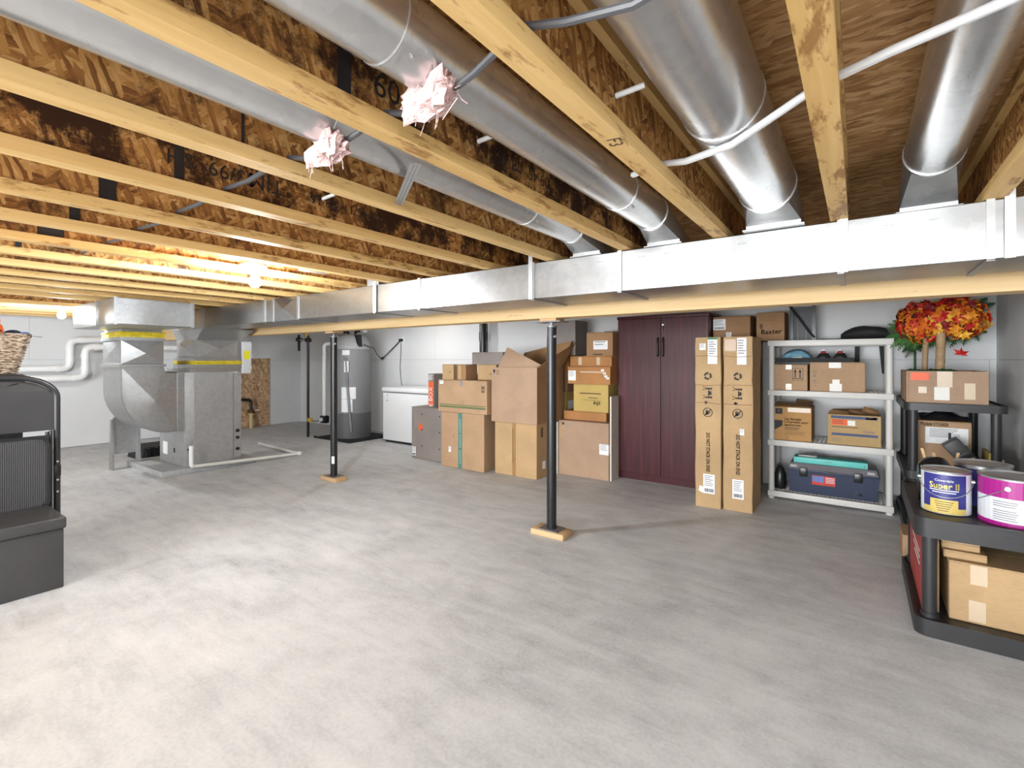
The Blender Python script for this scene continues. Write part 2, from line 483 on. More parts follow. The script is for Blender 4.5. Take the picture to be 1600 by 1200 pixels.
# ceiling: subfloor boards on I-joists
ceil = struct(MB().box(XL-.1, XR+.1, YF-.1, YB+.1, ZS+.022, ZS+.06).build('ceiling', M_SUB))
x = XL - .05; k = 0
while x < XR:
    y = YF - .05 - (0 if k % 2 else 1.22)
    while y < YB + .05:
        y0, y1 = max(y, YF-.06), min(y + 2.438, YB+.06)
        if y1 > y0 + .05:
            MB().box(x, min(x + 1.218, XR+.06), y0, y1, ZS, ZS + .018).build('subfloor_panel', M_SUB, ceil)
        y += 2.44
    x += 1.22; k += 1

seal = {2: (0.634, 0.668), 3: (0.637, 0.645), 4: (0.633, 0.662), 5: (0.551, 0.602), 6: (0.563, 0.598), 7: (0.544, 0.637), 8: (0.539, 0.563)}
JX = {}
for i in range(-2, 20):
    c = -0.06 - 0.432 * i
    if c > XR - .04 or c < XL + .1 or i in (14,): continue
    JX[i] = c
    wm = M_WEB[{1: 2, 2: 1, 3: 0, 0: 2, -1: 0}.get(i, (i * 7) % 3 if i < 7 else 0)]
    fm = M_FLG[1 if i in (2, 0, 5, 7) else 0]
    wv = 0.0285
    j = MB().box(c-wv, c+wv, YF+.005, YB-.005, ZJ, ZJ+.038).build('joist', fm, ceil)
    MB().box(c-wv, c+wv, YF+.005, YB-.005, ZS-.039, ZS-.001).build('top_flange', fm, j)
    MB().box(c-.005, c+.005, YF+.005, YB-.005, ZJ+.0385, ZS-.0395).build('web', wm, j)
    if i in seal:
        a, b = seal[i]
        MB().box(c+.0055, c+.0068, a, b, ZJ+.039, ZS-.04).build('web_seam', M_SEAL, j)

# ---------------------------------------------------------------- text and flat print helpers
TXT = {}
def text_mesh(s, size):
    key = (s, size)
    if key in TXT: return TXT[key]
    cu = bpy.data.curves.new('t', 'FONT'); cu.body = s; cu.size = size
    cu.align_x = 'CENTER'; cu.align_y = 'CENTER'; cu.resolution_u = 2
    o = bpy.data.objects.new('t', cu); COL.objects.link(o)
    dg = bpy.context.evaluated_depsgraph_get()
    me = o.evaluated_get(dg).to_mesh()
    d = ([v.co.copy() for v in me.vertices], [tuple(p.vertices) for p in me.polygons])
    o.evaluated_get(dg).to_mesh_clear()
    bpy.data.objects.remove(o); bpy.data.curves.remove(cu)
    TXT[key] = d
    return d
def text(s, size, loc, facing, mat, parent, spin=0, name='printed_text', sx=1.0, bold=0.0):
    """facing: '-y', '+x' or '-z'; spin turns the line in its plane (degrees)"""
    vs, fs = text_mesh(s, size)
    rot = {'-y': Matrix.Rotation(R(90), 4, 'X'),
           '+x': Matrix.Rotation(R(90), 4, 'Z') @ Matrix.Rotation(R(90), 4, 'X'),
           '-z': Matrix.Rotation(R(180), 4, 'X')}[facing]
    M = Matrix.Translation(loc) @ rot @ Matrix.Rotation(R(spin), 4, 'Z') @ Matrix.Diagonal((sx, 1, 1, 1))
    b = MB()
    offs = [(0, 0)] if not bold else [(0, 0), (bold, 0), (0, bold), (bold, bold)]
    for ox, oy in offs:
        b.add([M @ (v + Vector((ox, oy, 0.00004*ox))) for v in vs], fs)
    return b.build(name, mat, parent)

pencil = JX[1]
text('F3', 0.05, (-0.49, 1.12, ZJ - .001), '-z', M_BROWNINK, ceil, -100, 'pencil_mark')
text('09/15/11  08:16', 0.055, (JX[4] + .0062, 1.28, 1.868), '+x', M_SEAL, ceil, 180, 'stamped_text')
text('TIM', 0.08, (JX[4] + .0062, .93, 1.872), '+x', M_SEAL, ceil, 180, 'stamped_text')
text('53/99  SH', 0.07, (JX[4] + .0062, .75, 1.872), '+x', M_SEAL, ceil, 180, 'stamped_text')
text('09', 0.085, (JX[2] + .0062, .77, 1.872), '+x', M_SEAL, ceil, 180, 'stamped_text')
text('09:45  08/45', 0.062, (JX[2] + .0062, 1.36, 1.862), '+x', M_SEAL, ceil, 180, 'stamped_text')

# ================================================================ BEAM, POSTS
bm_ = thing('support_beam', 'long built-up lumber beam running under the metal trunk duct', 'beam', (-3.9, 2.91, 1.505))
for y0 in (2.842, 2.888, 2.934):
    MB().box(XL+.005, XR-.005, y0, y0+.044, 1.505, ZJ-.002).build('beam_ply', M_BEAM, bm_)

def post(x, y, label, sticker):
    t = thing('support_post', label, 'post', (x, y, 0), 'black steel posts under the beam')
    MB().rbox(x-.13, x+.13, y-.07, y+.07, 0, .04, .004).build('wood_block', M_BLOCK, t, 'light wood block under the post')
    MB().box(x-.075, x+.075, y-.06, y+.06, .0405, .047).build('base_plate', M_DSTEEL, t)
    MB().cyl((x, y, .0475), (x, y, 1.445), .034, 24).build('tube', M_BLK, t)
    MB().cyl((x, y, 1.4455), (x, y, 1.458), .038, 24).build('collar', M_DSTEEL, t)
    MB().cyl((x, y, 1.4585), (x, y, 1.4785), .016, 14).build('jack_screw', M_DSTEEL, t)
    MB().box(x-.10, x+.10, y-.06, y+.06, 1.479, 1.486).build('top_plate', M_DSTEEL, t)
    MB().box(x-.06, x+.07, y-.06, y+.06, 1.487, 1.5045).build('shim', M_BLOCK, t)
    MB().cyl((x+.030, y-.014, 1.38), (x+.055, y-.024, 1.38), .010, 10).build('bolt', M_STEEL, t)
    if sticker:
        ring = arc((x, y), .0347, -75, -25, 6)
        MB().loft([[(a, b, .17) for a, b in ring] + [(a, b, .17) for a, b in arc((x, y), .0342, -25, -75, 6)],
                   [(a, b, .245) for a, b in ring] + [(a, b, .245) for a, b in arc((x, y), .0342, -25, -75, 6)]]).build('sticker', M_PAPER, t)
post(-1.742, 2.913, 'black steel support post in front of the stacked cartons', False)
post(-4.33, 2.95, 'black steel support post standing before the water heater', True)

# ================================================================ TRUNK DUCT
DY0, DY1, DZ0, DZ1 = 2.25, 2.62, 1.556, 1.754
td = thing('trunk_duct', 'long rectangular galvanised trunk duct hung under the joists beside the beam', 'duct', (-2.5, 2.43, DZ0))
cuts = [-5.58, -4.34, -4.19, -3.80, -2.82, -2.36, -1.465, -0.955, -0.055, 0.36, XR-.004]
for k in range(len(cuts) - 1):
    a, b = cuts[k] + .0012, cuts[k+1] - .0012
    if k == 2:   # cross-broken transition panel
        m = MB()
        cxm, czm = (a + b)/2, (DZ0 + DZ1)/2
        vs = [(a,DY0,DZ0),(b,DY0,DZ0),(b,DY0,DZ1),(a,DY0,DZ1),(cxm,DY0-.025,czm),(a,DY1,DZ0),(b,DY1,DZ0),(b,DY1,DZ1),(a,DY1,DZ1)]
        m.add(vs, [(0,1,4),(1,2,4),(2,3,4),(3,0,4),(5,8,7,6),(0,5,6,1),(3,2,7,8),(0,3,8,5),(1,6,7,2)])
        m.build('duct_section', M_TRUNK, td)
    else:
        # sheet metal section with rolled long edges
        MB().rbox(a, b, DY0, DY1, DZ0, DZ1, .003, 1).build('duct_section', M_TRUNK, td)
for k, x in enumerate(cuts[1:-1]):
    MB().box(x-.011, x+.011, DY0-.006, DY0-.0005, DZ0-.004, DZ1+.004).build('drive_cleat', M_CLEAT, td)
    MB().box(x-.011, x+.011, DY0-.006, DY1, DZ0-.006, DZ0-.0008).build('drive_cleat', M_CLEAT, td)
for x in (-1.475, -0.045, .405, -2.80):
    MB().box(x-.013, x+.013, DY0-.012, DY0-.008, DZ0-.002, DZ1+.05).build('hanger_strap', M_STEEL, td)
# pressed locking dimples on the face
for x in (-2.62, -2.05, -1.72, -1.36, -1.22, -1.08, -.86, -.74, -.58, -.42, -.22, .07, .2):
    m = MB()
    for q in range(3):
        m.rbox(x+q*.012, x+q*.012+.008, DY0-.003, DY0+.001, 1.712, 1.717, .001, 1)
    m.build('lock_dimple', M_CLEAT, td)

# ================================================================ ROUND BRANCH DUCTS
def round_duct(x, z, r, label, y0=YF+.02, y1=2.12, seams=(), w=None):
    t = thing('round_duct', label, 'duct', (x, y1, z - r), 'round branch ducts in the joist bays')
    n = 32
    MB().cyl((x, y0, z), (x, y1, z), r, n).build('pipe', M_GALVR, t)
    for ys in seams:
        MB().cyl((x, ys-.006, z), (x, ys+.006, z), r+.0025, n).build('joint_ring', M_GALVR, t)
        a = R(-55)
        MB().cyl((x+r*math.cos(a), ys+.03, z+r*math.sin(a)), (x+(r+.006)*math.cos(a), ys+.03, z+(r+.006)*math.sin(a)), .004, 8).build('screw', M_STEEL, t)
    MB().cyl((x, y1-.01, z), (x, y1+.004, z), r+.003, n).build('crimp_ring', M_GALVR, t)
    w = w or r
    # boot: round inlet lofted to the rectangular opening in the trunk
    ya, yb = y1 + .16, min(y1 + .46, DY1 - .01)
    c0, c1 = [], []
    for j in range(n):
        an = 2*math.pi*j/n
        cx_, sy_ = math.cos(an), math.sin(an)
        c0.append((x + r*cx_, y1 + .005, z + r*sy_))
        s = max(abs(cx_), abs(sy_))
        px, py = cx_/s, sy_/s          # unit square
        c1.append((x + w*px, ya + (yb-ya)*(py+1)/2, DZ1 + .022))
    c2 = [(a, b, DZ1 + .003) for a, b, c_ in c1]
    MB().loft([c0, c1, c2], True).build('boot', M_GALV, t)
    MB().box(x-w-.012, x+w+.012, ya-.012, yb+.004, DZ1+.001, DZ1+.006).build('boot_flange', M_CLEAT, t)
    return t
round_duct(0.204, 1.912, 0.080, 'shiny round duct above the right end of the trunk duct', seams=(0.4,))
round_duct(-0.283, 1.880, 0.099, 'widest round duct, left of the joist nearest the camera', seams=(.3, 1.32), y1=2.06)
round_duct(-0.745, 1.868, 0.076, 'round duct carrying the larger pink insulation tuft', seams=(.62, 1.75), y1=2.10)
round_duct(-1.145, 1.868, 0.076, 'round duct carrying the smaller pink insulation tuft', seams=(.75, 1.7), y1=2.10)
t = thing('round_duct', 'short duct stub with elbow boot beyond the nearer bare bulb', 'duct', (-2.9, 2.1, 1.80), 'round branch ducts in the joist bays')
MB().cyl((-2.9, 1.96, 1.875), (-2.9, 2.30, 1.875), .072, 28).build('pipe', M_GALVR, t)
MB().rbox(-2.98, -2.82, 1.76, 1.955, 1.80, 1.96, .01).build('boot', M_GALV, t)
MB().box(-2.965, -2.835, 2.30, 2.48, DZ1+.002, 1.95).build('boot_drop', M_GALV, t)

# ================================================================ FURNACE AND RETURN DUCT
pad = MB().rbox(-6.85, -5.83, 1.96, 2.92, 0.0, 0.06, .006, 2).build('furnace_pad', plain('pad_concrete', (0.36, 0.36, 0.365), 0.8, var=0.12, scale=12))
tag(pad, 'low grey concrete pad under the furnace', 'concrete pad')

FX0, FX1, FY0, FY1 = -6.52, -5.87, 2.18, 2.77
fu = thing('furnace', 'galvanised furnace cabinet with yellow flex collar standing on the pad', 'furnace', (-6.2, 2.47, .061))
MB().rbox(FX0, FX1, FY0, FY1, .061, 1.085, .006, 2).build('cabinet', M_FURN, fu)
MB().box(FX1+.0005, FX1+.009, FY0+.09, FY1-.10, .075, 1.07).build('front_panel', M_FURN, fu)
MB().box(FX1+.0005, FX1+.006, FY1-.085, FY1-.01, .10, 1.06).build('side_strip', M_FURN, fu)
for z in (.40, .32, .19):
    MB().cyl((FX1+.0065, FY1-.048, z), (FX1+.02, FY1-.048, z), .019, 16).build('grommet', M_BLK, fu)
    MB().cyl((FX1+.0065, FY1-.018, z-.005), (FX1+.014, FY1-.018, z-.005), .004, 8).build('screw', M_STEEL, fu)
MB().cyl((FX1+.001, FY0+.04, .25), (FX1+.012, FY0+.04, .25), .012, 12).build('knockout', M_BLK, fu)
MB().box(FX0, FX1-.05, FY0-.006, FY0-.0005, .08, .44).build('filter_door', M_FURN, fu)
MB().box(-6.12, -6.10, FY0-.012, FY0-.0065, .20, .25).build('latch', M_BLK, fu)
MB().box(-6.42, -6.30, FY0-.009, FY0-.0065, .16, .30).build('rating_label', M_PAPER, fu)
# coil base, flexible collar and supply plenum
PX0, PX1, PY0, PY1 = -6.40, -5.87, 2.30, 2.76
MB().box(FX0+.04, FX1-.004, FY0+.05, FY1-.01, 1.0855, 1.12).build('collar_base', M_GALV, fu)
MB().box(PX0-.02, PX1+.006, PY0-.03, PY1+.006, 1.1205, 1.165).build('lower_collar', M_GALV, fu)
yc = MB()
prof = [(.012, 1.1655), (.016, 1.178), (.010, 1.186), (.016, 1.196), (.014, 1.2085)]
rings = []
for d, z in prof:
    rings.append([(PX0-d, PY0-.012-d, z), (PX1+d, PY0-.012-d, z), (PX1+d, PY1+d, z), (PX0-d, PY1+d, z)])
yc.loft(rings).build('flex_collar', M_YEL, fu, 'yellow flexible cloth collar')
MB().box(PX0-.015, PX1+.005, PY0-.025, PY1+.005, 1.209, 1.245).build('upper_collar', M_GALV, fu)
pm = MB()   # plenum with cross-broken faces
z0, z1 = 1.2455, 1.44
cyf, czf = (PY0+PY1)/2, (z0+z1)/2
vs = [(PX0,PY0,z0),(PX1,PY0,z0),(PX1,PY1,z0),(PX0,PY1,z0),(PX0,PY0,z1),(PX1,PY0,z1),(PX1,PY1,z1),(PX0,PY1,z1),
      (PX1+.02,cyf,czf),((PX0+PX1)/2,PY0-.015,czf)]
pm.add(vs, [(0,3,2,1),(4,5,6,7),(1,2,8),(2,6,8),(6,5,8),(5,1,8),(0,1,9),(1,5,9),(5,4,9),(4,0,9),(3,0,4,7),(2,3,7,6)])
pm.build('plenum', M_GALV, fu)
MB().hexa([(PX0,PY0,1.4405),(PX1,PY0,1.4405),(PX1,PY1,1.4405),(PX0,PY1,1.4405),(PX0,DY0,1.553),(-5.60,DY0,1.553),(-5.60,PY1+.03,1.553),(PX0,PY1+.03,1.553)]).build('plenum_flare', M_GALV, fu)
MB().rbox(-6.42, -5.583, DY0, 2.62, 1.5535, DZ1, .003, 1).build('plenum_top', M_GALV, fu)
MB().box(-5.60, -5.584, DY0-.006, DY0-.0005, 1.55, DZ1).build('drive_cleat', M_CLEAT, fu)
# control box with yellow sticker on the plenum corner
MB().rbox(-5.95, -5.84, 2.772, 2.87, 1.06, 1.43, .006).build('control_box', plain('control_box_grey', (0.55, 0.56, 0.58), .45), fu)
MB().box(-5.8395, -5.837, 2.785, 2.852, 1.225, 1.325).build('yellow_sticker', plain('yellow_sticker', (0.72, 0.66, 0.01), .5), fu, 'bright yellow sticker')
for z in (1.11, 1.24, 1.37):
    MB().box(-5.90, -5.86, 2.8705, 2.885, z, z+.04).build('terminal_clip', M_PAPER, fu)

# return duct: overhead box, flex collar, drop, cross-broken elbow into the furnace side, stand
RD = thing('return_duct', 'galvanised return duct with curved elbow left of the furnace', 'duct', (-6.1, 1.8, .47))
MB().rbox(-6.36, -5.12, 1.384, 1.968, 1.525, 1.752, .004, 1).build('overhead_box', M_GALV, RD)
MB().box(-5.118, -5.106, 1.372, 1.395, 1.52, 1.755).build('drive_cleat', M_CLEAT, RD)
MB().box(-5.118, -5.106, 1.957, 1.98, 1.52, 1.755).build('drive_cleat', M_CLEAT, RD)
MB().box(-5.62, -5.60, 1.376, 1.3835, 1.52, 1.755).build('drive_cleat', M_CLEAT, RD)
QX0, QX1, QY0, QY1 = -6.42, -5.87, 1.634, 1.99
MB().box(QX0+.01, QX1-.01, QY0+.01, QY1-.01, 1.50, 1.5245).build('neck_collar', M_GALV, RD)
rings = []
for d, z in [(.008, 1.4995), (.014, 1.485), (.006, 1.472), (.012, 1.458), (.010, 1.444)]:
    rings.append([(QX0-d, QY0-d, z), (QX1+d, QY0-d, z), (QX1+d, QY1+d, z), (QX0-d, QY1+d, z)])
MB().loft(rings).build('flex_collar', M_YEL, RD, 'yellow flexible cloth collar')
MB().box(QX0-.02, QX1+.012, QY0-.015, QY1+.012, 1.412, 1.4435).build('flange', M_CLEAT, RD)
dm = MB()
z0, z1 = 1.175, 1.4115
cyf, czf = QY0 + (QY1-QY0)*.55, (z0+z1)/2 - .01
vs = [(QX0,QY0,z0),(QX1,QY0,z0),(QX1,QY1,z0),(QX0,QY1,z0),(QX0,QY0,z1),(QX1,QY0,z1),(QX1,QY1,z1),(QX0,QY1,z1),
      (QX1+.03,cyf,czf),((QX0+QX1)/2,QY0-.02,czf)]
dm.add(vs, [(0,3,2,1),(4,5,6,7),(1,2,8),(2,6,8),(6,5,8),(5,1,8),(0,1,9),(1,5,9),(5,4,9),(4,0,9),(3,0,4,7),(2,3,7,6)])
dm.build('drop', M_GALV, RD)
MB().box(QX0-.02, QX1+.012, QY0-.018, QY1+.02, 1.148, 1.1745).build('flange', M_CLEAT, RD)
# elbow side profile in (y, z)
ox, ozb, oyr = QY0, .465, 2.115
prof = [(QY0, 1.1475), (QY1, 1.1475), (QY1+.02, 1.085), (oyr, 1.075), (oyr, ozb)]
cc = (QY0 + .40, ozb + .44)
for i in range(13):
    a = R(-90 - 90*i/12)
    prof.append((cc[0] + .40*math.cos(a), cc[1] + .44*math.sin(a)))
em = MB()
ctr = (1.90, .80)
nP = len(prof)
em.add([(QX1, y, z) for y, z in prof] + [(QX0, y, z) for y, z in prof] + [(QX1+.045, *ctr), (QX0+.02, *ctr)], [])
# front face broken along two creases: fan to the raised centre
fs = [(i, (i+1) % nP, 2*nP) for i in range(nP)] + [(nP+(i+1) % nP, nP+i, 2*nP+1) for i in range(nP)]
em.add([], []); em.f.extend(fs); em.sm.extend([False]*len(fs))
sd = [(i, nP+i, nP+(i+1) % nP, (i+1) % nP) for i in range(nP)]
em.f.extend(sd); em.sm.extend([False]*len(sd))
em.build('elbow', M_GALV, RD)
rim = [(QX1+.004, y, z) for y, z in prof[3:]] + [(QX1+.004, *prof[0])]
MB().tube(rim, .0045, 6).build('elbow_rim', M_CLEAT, RD)
MB().box(QX0, QX1+.008, 2.1155, 2.179, .455, 1.09).build('side_flange', M_GALV, RD)
MB().box(-6.72, -6.70, 1.80, 2.02, .17, .57).build('stand_panel', M_GALV, RD)
for yy in (1.785, 2.025):
    MB().hexa([(-6.76,yy-.012,0.0),(-6.66,yy-.012,0.0),(-6.66,yy+.012,0.0),(-6.76,yy+.012,0.0),(-6.735,yy-.012,.56),(-6.69,yy-.012,.56),(-6.69,yy+.012,.56),(-6.735,yy+.012,.56)]).build('stand_leg', M_GALV, RD)
MB().box(-6.75, -6.67, 1.80, 2.01, 0.0, .006).build('stand_foot', M_GALV, RD)
MB().box(-6.735, -6.69, 1.80, 2.01, .5605, .585).build('stand_top', M_GALV, RD)
MB().box(-6.70, -6.42, 1.88, 1.94, .59, .62).build('stand_bracket', M_GALV, RD)

pc = thing('condensate_pipe', 'ivory drain pipe lying on the floor beside the furnace', 'pipe', (-5.8, 2.9, 0))
MB().tube([(-5.80, 2.22, .30), (-5.80, 2.22, .095), (-5.80, 2.235, .08)], .022, 14).build('riser', M_PVC, pc)
MB().tube([(-5.80, 2.24, .075), (-5.79, 2.95, .045), (-5.80, 3.43, .024)], .019, 14).build('long_run', M_PVCY, pc)
MB().rbox(-5.835, -5.775, 3.415, 3.47, .001, .05, .012).build('elbow', M_PVC, pc)
MB().tube([(-5.835, 3.445, .024), (-6.90, 3.52, .024)], .019, 14).build('short_run', M_PVC, pc)
MB().cyl((-6.90, 3.52, .024), (-6.94, 3.523, .024), .023, 14).build('end_cap', M_PVC, pc)

bk = thing('storage_case', 'low black ribbed case on the floor behind the return duct', 'case', (-7.2, 2.35, 0))
MB().hexa([(-7.5,2.15,0),(-7.0,2.15,0),(-7.0,2.62,0),(-7.5,2.62,0),(-7.47,2.18,.15),(-7.03,2.18,.15),(-7.03,2.6,.15),(-7.47,2.6,.15)]).build('shell', M_BLKM, bk)
for y in (2.2, 2.28, 2.36, 2.44, 2.52):
    MB().box(-7.05, -6.985, y, y+.035, .01, .145).build('rib', M_BLK, bk)

# ---------------------------------------------------------------- pipes on the left wall
def elbowed(pts, rad, n=6):
    out = [Vector(pts[0])]
    for i in range(1, len(pts)-1):
        a, b, c = Vector(pts[i-1]), Vector(pts[i]), Vector(pts[i+1])
        d0, d1 = (a-b).normalized(), (c-b).normalized()
        p0, p1 = b + d0*rad, b + d1*rad
        for k in range(n+1):
            q = k/n
            out.append(p0*(1-q)**2 + b*2*q*(1-q) + p1*q**2)
    out.append(Vector(pts[-1]))
    return out
for pts, lab in (([(-8.80, 3.3, 1.545), (-8.80, 1.88, 1.49), (-8.80, 1.88, 1.10), (-8.80, .55, 1.095)], 'upper white plastic vent pipe on the wall with two bends'),
                 ([(-8.70, 3.3, 1.41), (-8.70, 2.02, 1.40), (-8.70, 2.02, .975), (-8.70, .55, .965)], 'lower white plastic vent pipe on the wall with two bends')):
    t = thing('vent_pipe', lab, 'pipe', pts[1], 'white pipes on the left wall')
    MB().tube(elbowed(pts, .10), .045, 18).build('pipe', M_PVC, t)
    for i in (1, 2):
        for j in (i-1, i+1):
            b, a = Vector(pts[i]), Vector(pts[j])
            d = (a-b).normalized()
            MB().cyl(b + d*.10, b + d*.15, .051, 18).build('socket', M_PVC, t)
    for y in (1.0, 2.6):
        z = pts[3][2] if y < 1.8 else pts[1][2]+.02
        MB().box(XL+.001, pts[0][0]-.02, y-.012, y+.012, z-.01, z+.01).build('bracket', M_STEEL, t)
ob = MB().box(XL+.001, XL+.016, 3.3, 4.704, .01, 1.243).build('osb_panel', M_OSBP)
tag(ob, 'brown strand board sheet fixed low on the wall behind the furnace', 'wood panel')
wt = thing('water_inlet', 'dark water pipe with white handle coming out of the floor by the strand board', 'pipe', (-8.8, 4.32, 0))
MB().cyl((-8.8, 4.32, .001), (-8.8, 4.32, .27), .028, 12).build('sleeve', plain('yellow_plastic', (0.5, 0.42, 0.2), .5), wt)
MB().tube(elbowed([(-8.8, 4.32, .271), (-8.8, 4.32, .50), (-8.8, 4.12, .52)], .06), .026, 12).build('pipe', M_BLK, wt)
MB().rbox(-8.85, -8.75, 4.28, 4.36, .27, .33, .008).build('valve', plain('brass_dark', (0.16, 0.09, 0.04), .4, metal=.8), wt)
MB().rbox(-8.81, -8.78, 4.33, 4.46, .30, .325, .005).build('handle', M_PVC, wt)

gp = thing('gas_pipe', 'thin black gas pipe standing upright left of the water heater', 'pipe', (-7.08, 4.36, 0))
MB().cyl((-7.08, 4.36, 0.0), (-7.08, 4.36, 1.60), .02, 12).build('riser', M_BLK, gp)
MB().cyl((-7.08, 4.36, 1.52), (-7.34, 4.36, 1.545), .018, 10).build('branch', M_STEEL, gp)
MB().cyl((-7.34, 4.36, 1.36), (-7.34, 4.36, 1.62), .02, 10).build('drop', M_BLK, gp)
MB().rbox(-7.39, -7.29, 4.33, 4.39, 1.51, 1.575, .01).build('tee', M_BLK, gp)
MB().rbox(-7.13, -7.03, 4.33, 4.39, 1.495, 1.56, .01).build('tee', M_BLK, gp)
MB().rbox(-7.10, -7.06, 4.30, 4.34, 1.58, 1.66, .006).build('valve_handle', plain('yellow_handle', (0.6, 0.42, 0.03), .5), gp)
MB().rbox(-7.06, -6.98, 4.33, 4.39, .24, .30, .01).build('shutoff', plain('yellow_handle', (0.6, 0.42, 0.03), .5), gp)
MB().tube([(-6.98, 4.36, .27), (-6.96, 4.38, .25), (-6.94, 4.44, .255), (-6.925, 4.48, .27)], .012, 8).build('flex_line', M_GREYINK, gp)

# ================================================================ WATER HEATER
HX, HY, HR = -6.52, 4.76, .29
pn = MB()
pn.box(-6.93, -6.02, 4.36, 5.2, 0.0, .012)
pn.box(-6.93, -6.02, 4.36, 4.375, .0125, .03); pn.box(-6.035, -6.02, 4.38, 5.2, .0125, .03)
tag(pn.build('drip_pan', M_BLKM), 'black square drip mat under the water heater', 'drip pan')
wh = thing('water_heater', 'tall grey cylindrical water heater behind the far post', 'water heater', (HX, HY, .0125))
MB().lathe([(.0, .0125), (HR-.02, .0125), (HR, .03), (HR, .42), (HR, 1.385)], (HX, HY), 48).build('tank', M_TANK, wh)
MB().lathe([(HR+.006, .0135), (HR+.006, .40)], (HX, HY), 48).build('lower_jacket', plain('dark_grey_jacket', (0.10, 0.10, 0.105), .5), wh)
MB().lathe([(HR+.004, 1.386), (HR+.004, 1.43)], (HX, HY), 48).build('rim_band', M_TANKT, wh)
MB().lathe([(HR-.002, 1.431), (HR-.008, 1.47), (HR-.05, 1.57), (HR-.11, 1.615), (.0, 1.625)], (HX, HY), 48).build('top_cap', M_TANKT, wh)
def on_tank(a0, a1, z0, z1, m, name, r=HR+.0025):
    n = 8
    o_ = arc((HX, HY), r, a0, a1, n); i_ = arc((HX, HY), r-.002, a1, a0, n)
    MB().loft([[(a, b, z0) for a, b in o_+i_], [(a, b, z1) for a, b in o_+i_]]).build(name, m, wh)
on_tank(-64, -42, 1.29, 1.365, M_PAPER, 'warning_label')
on_tank(-66, -24, .62, .80, M_PAPER, 'rating_label', HR+.004); on_tank(-66, -34, .42, .615, M_PAPER, 'rating_label')
on_tank(-118, -102, .62, 1.0, M_PAPER, 'energy_label')
def pol(a, r, z): return (HX + r*math.cos(R(a)), HY + r*math.sin(R(a)), z)
on_tank(-56, -44, 1.03, 1.20, M_PAPER, 'relief_label', HR+.032)
MB().tube([pol(-54, HR+.012, 1.26), pol(-51, HR+.022, 1.20), pol(-47, HR+.022, .8), pol(-42, HR+.022, .45), pol(-37, HR+.022, .12)], .018, 10).build('relief_pipe', M_GREYINK, wh)
MB().tube(elbowed([(-6.86, 4.50, .30), (-6.86, 4.50, 1.46), (-6.76, 4.56, 1.48)], .04), .032, 14).build('vent_riser', M_PVC, wh)
MB().rbox(-6.92, -6.79, 4.45, 4.55, .22, .34, .02).build('gas_valve', M_BLK, wh)
MB().cyl((-6.85, 4.45, .28), (-6.85, 4.42, .28), .03, 12).build('valve_dial', M_PVC, wh)
MB().tube([(-6.77, 4.58, .35), (-6.77, 4.58, 1.45)], .025, 10).build('duct_cover', M_GREYINK, wh)
MB().tube(elbowed([(-6.42, 4.76, 1.62), (-6.42, 4.76, 1.665), (-6.12, 4.70, 1.665)], .03), .02, 10).build('water_line', M_BLKM, wh)
MB().tube(elbowed([(-6.6, 4.76, 1.62), (-6.6, 4.76, 1.66), (-7.0, 4.70, 1.66)], .03), .02, 10).build('water_line', M_BLKM, wh)
MB().rbox(-6.18, -6.10, 4.66, 4.74, 1.63, 1.70, .01).build('union', M_STEEL, wh)
MB().hexa([(-6.25,4.66,1.46),(-6.20,4.66,1.42),(-6.20,4.72,1.42),(-6.25,4.72,1.46),(-6.33,4.66,1.60),(-6.22,4.66,1.60),(-6.22,4.72,1.60),(-6.33,4.72,1.60)]).build('junction_box', M_BLKM, wh)

# freezer
fz = thing('chest_freezer', 'white chest freezer between the water heater and the cartons', 'freezer', (-5.2, 5.0, 0))
MB().rbox(-5.765, -4.60, 4.755, 5.29, .035, .735, .012).build('body', M_WHITE, fz)
MB().rbox(-5.775, -4.59, 4.74, 5.30, .748, .815, .014).build('lid', M_WHITE, fz)
MB().box(-5.75, -4.62, 4.775, 5.28, .7355, .7475).build('gasket', M_GREYINK, fz)
MB().box(-5.74, -4.63, 4.79, 5.27, 0.0, .0345).build('plinth', M_BLKM, fz)
MB().cyl((-5.66, 4.7545, .62), (-5.66, 4.746, .62), .012, 12).build('lock', M_STEEL, fz)
MB().cyl((-5.66, 4.7545, .70), (-5.66, 4.75, .70), .008, 10).build('badge', M_GREYINK, fz)

ot = thing('wall_outlet', 'small white electrical outlet on the wall above the freezer', 'outlet', (-5.98, YB, 1.54))
MB().rbox(-6.02, -5.94, YB-.008, YB-.0005, 1.48, 1.60, .003).build('cover_plate', M_WHITE, ot)
MB().rbox(-6.02, -5.955, YB-.05, YB-.0085, 1.515, 1.555, .006).build('plug', M_BLK, ot)
cd = MB().tube([(-5.99, 5.30, 1.535), (-6.10, 5.29, 1.45), (-6.30, 5.27, 1.30), (-6.40, 5.26, 1.24), (-6.44, 5.25, 1.245)], .0075, 6)
cd.tube([(-6.40, 5.25, 1.245), (-6.37, 5.24, 1.22), (-6.34, 5.25, 1.25), (-6.38, 5.26, 1.262), (-6.42, 5.25, 1.235)], .0075, 6)
cd.tube([(-6.42, 5.25, 1.245), (-6.38, 5.15, 1.30), (-6.22, 4.95, 1.40), (-6.19, 4.74, 1.45)], .0075, 6)
tag(cd.build('power_cord', M_BLK), 'black power cord looping from the water heater to the wall outlet', 'cord')
cd = MB().tube([(-6.0, 5.315, 1.53), (-6.01, 5.32, 1.3), (-6.03, 5.32, 1.08), (-6.0, 5.315, .90), (-5.95, 5.312, .60), (-5.90, 5.31, .40)], .006, 6)
tag(cd.build('power_cord', M_GREYINK), 'thin grey cord hanging straight down from the wall outlet', 'cord')

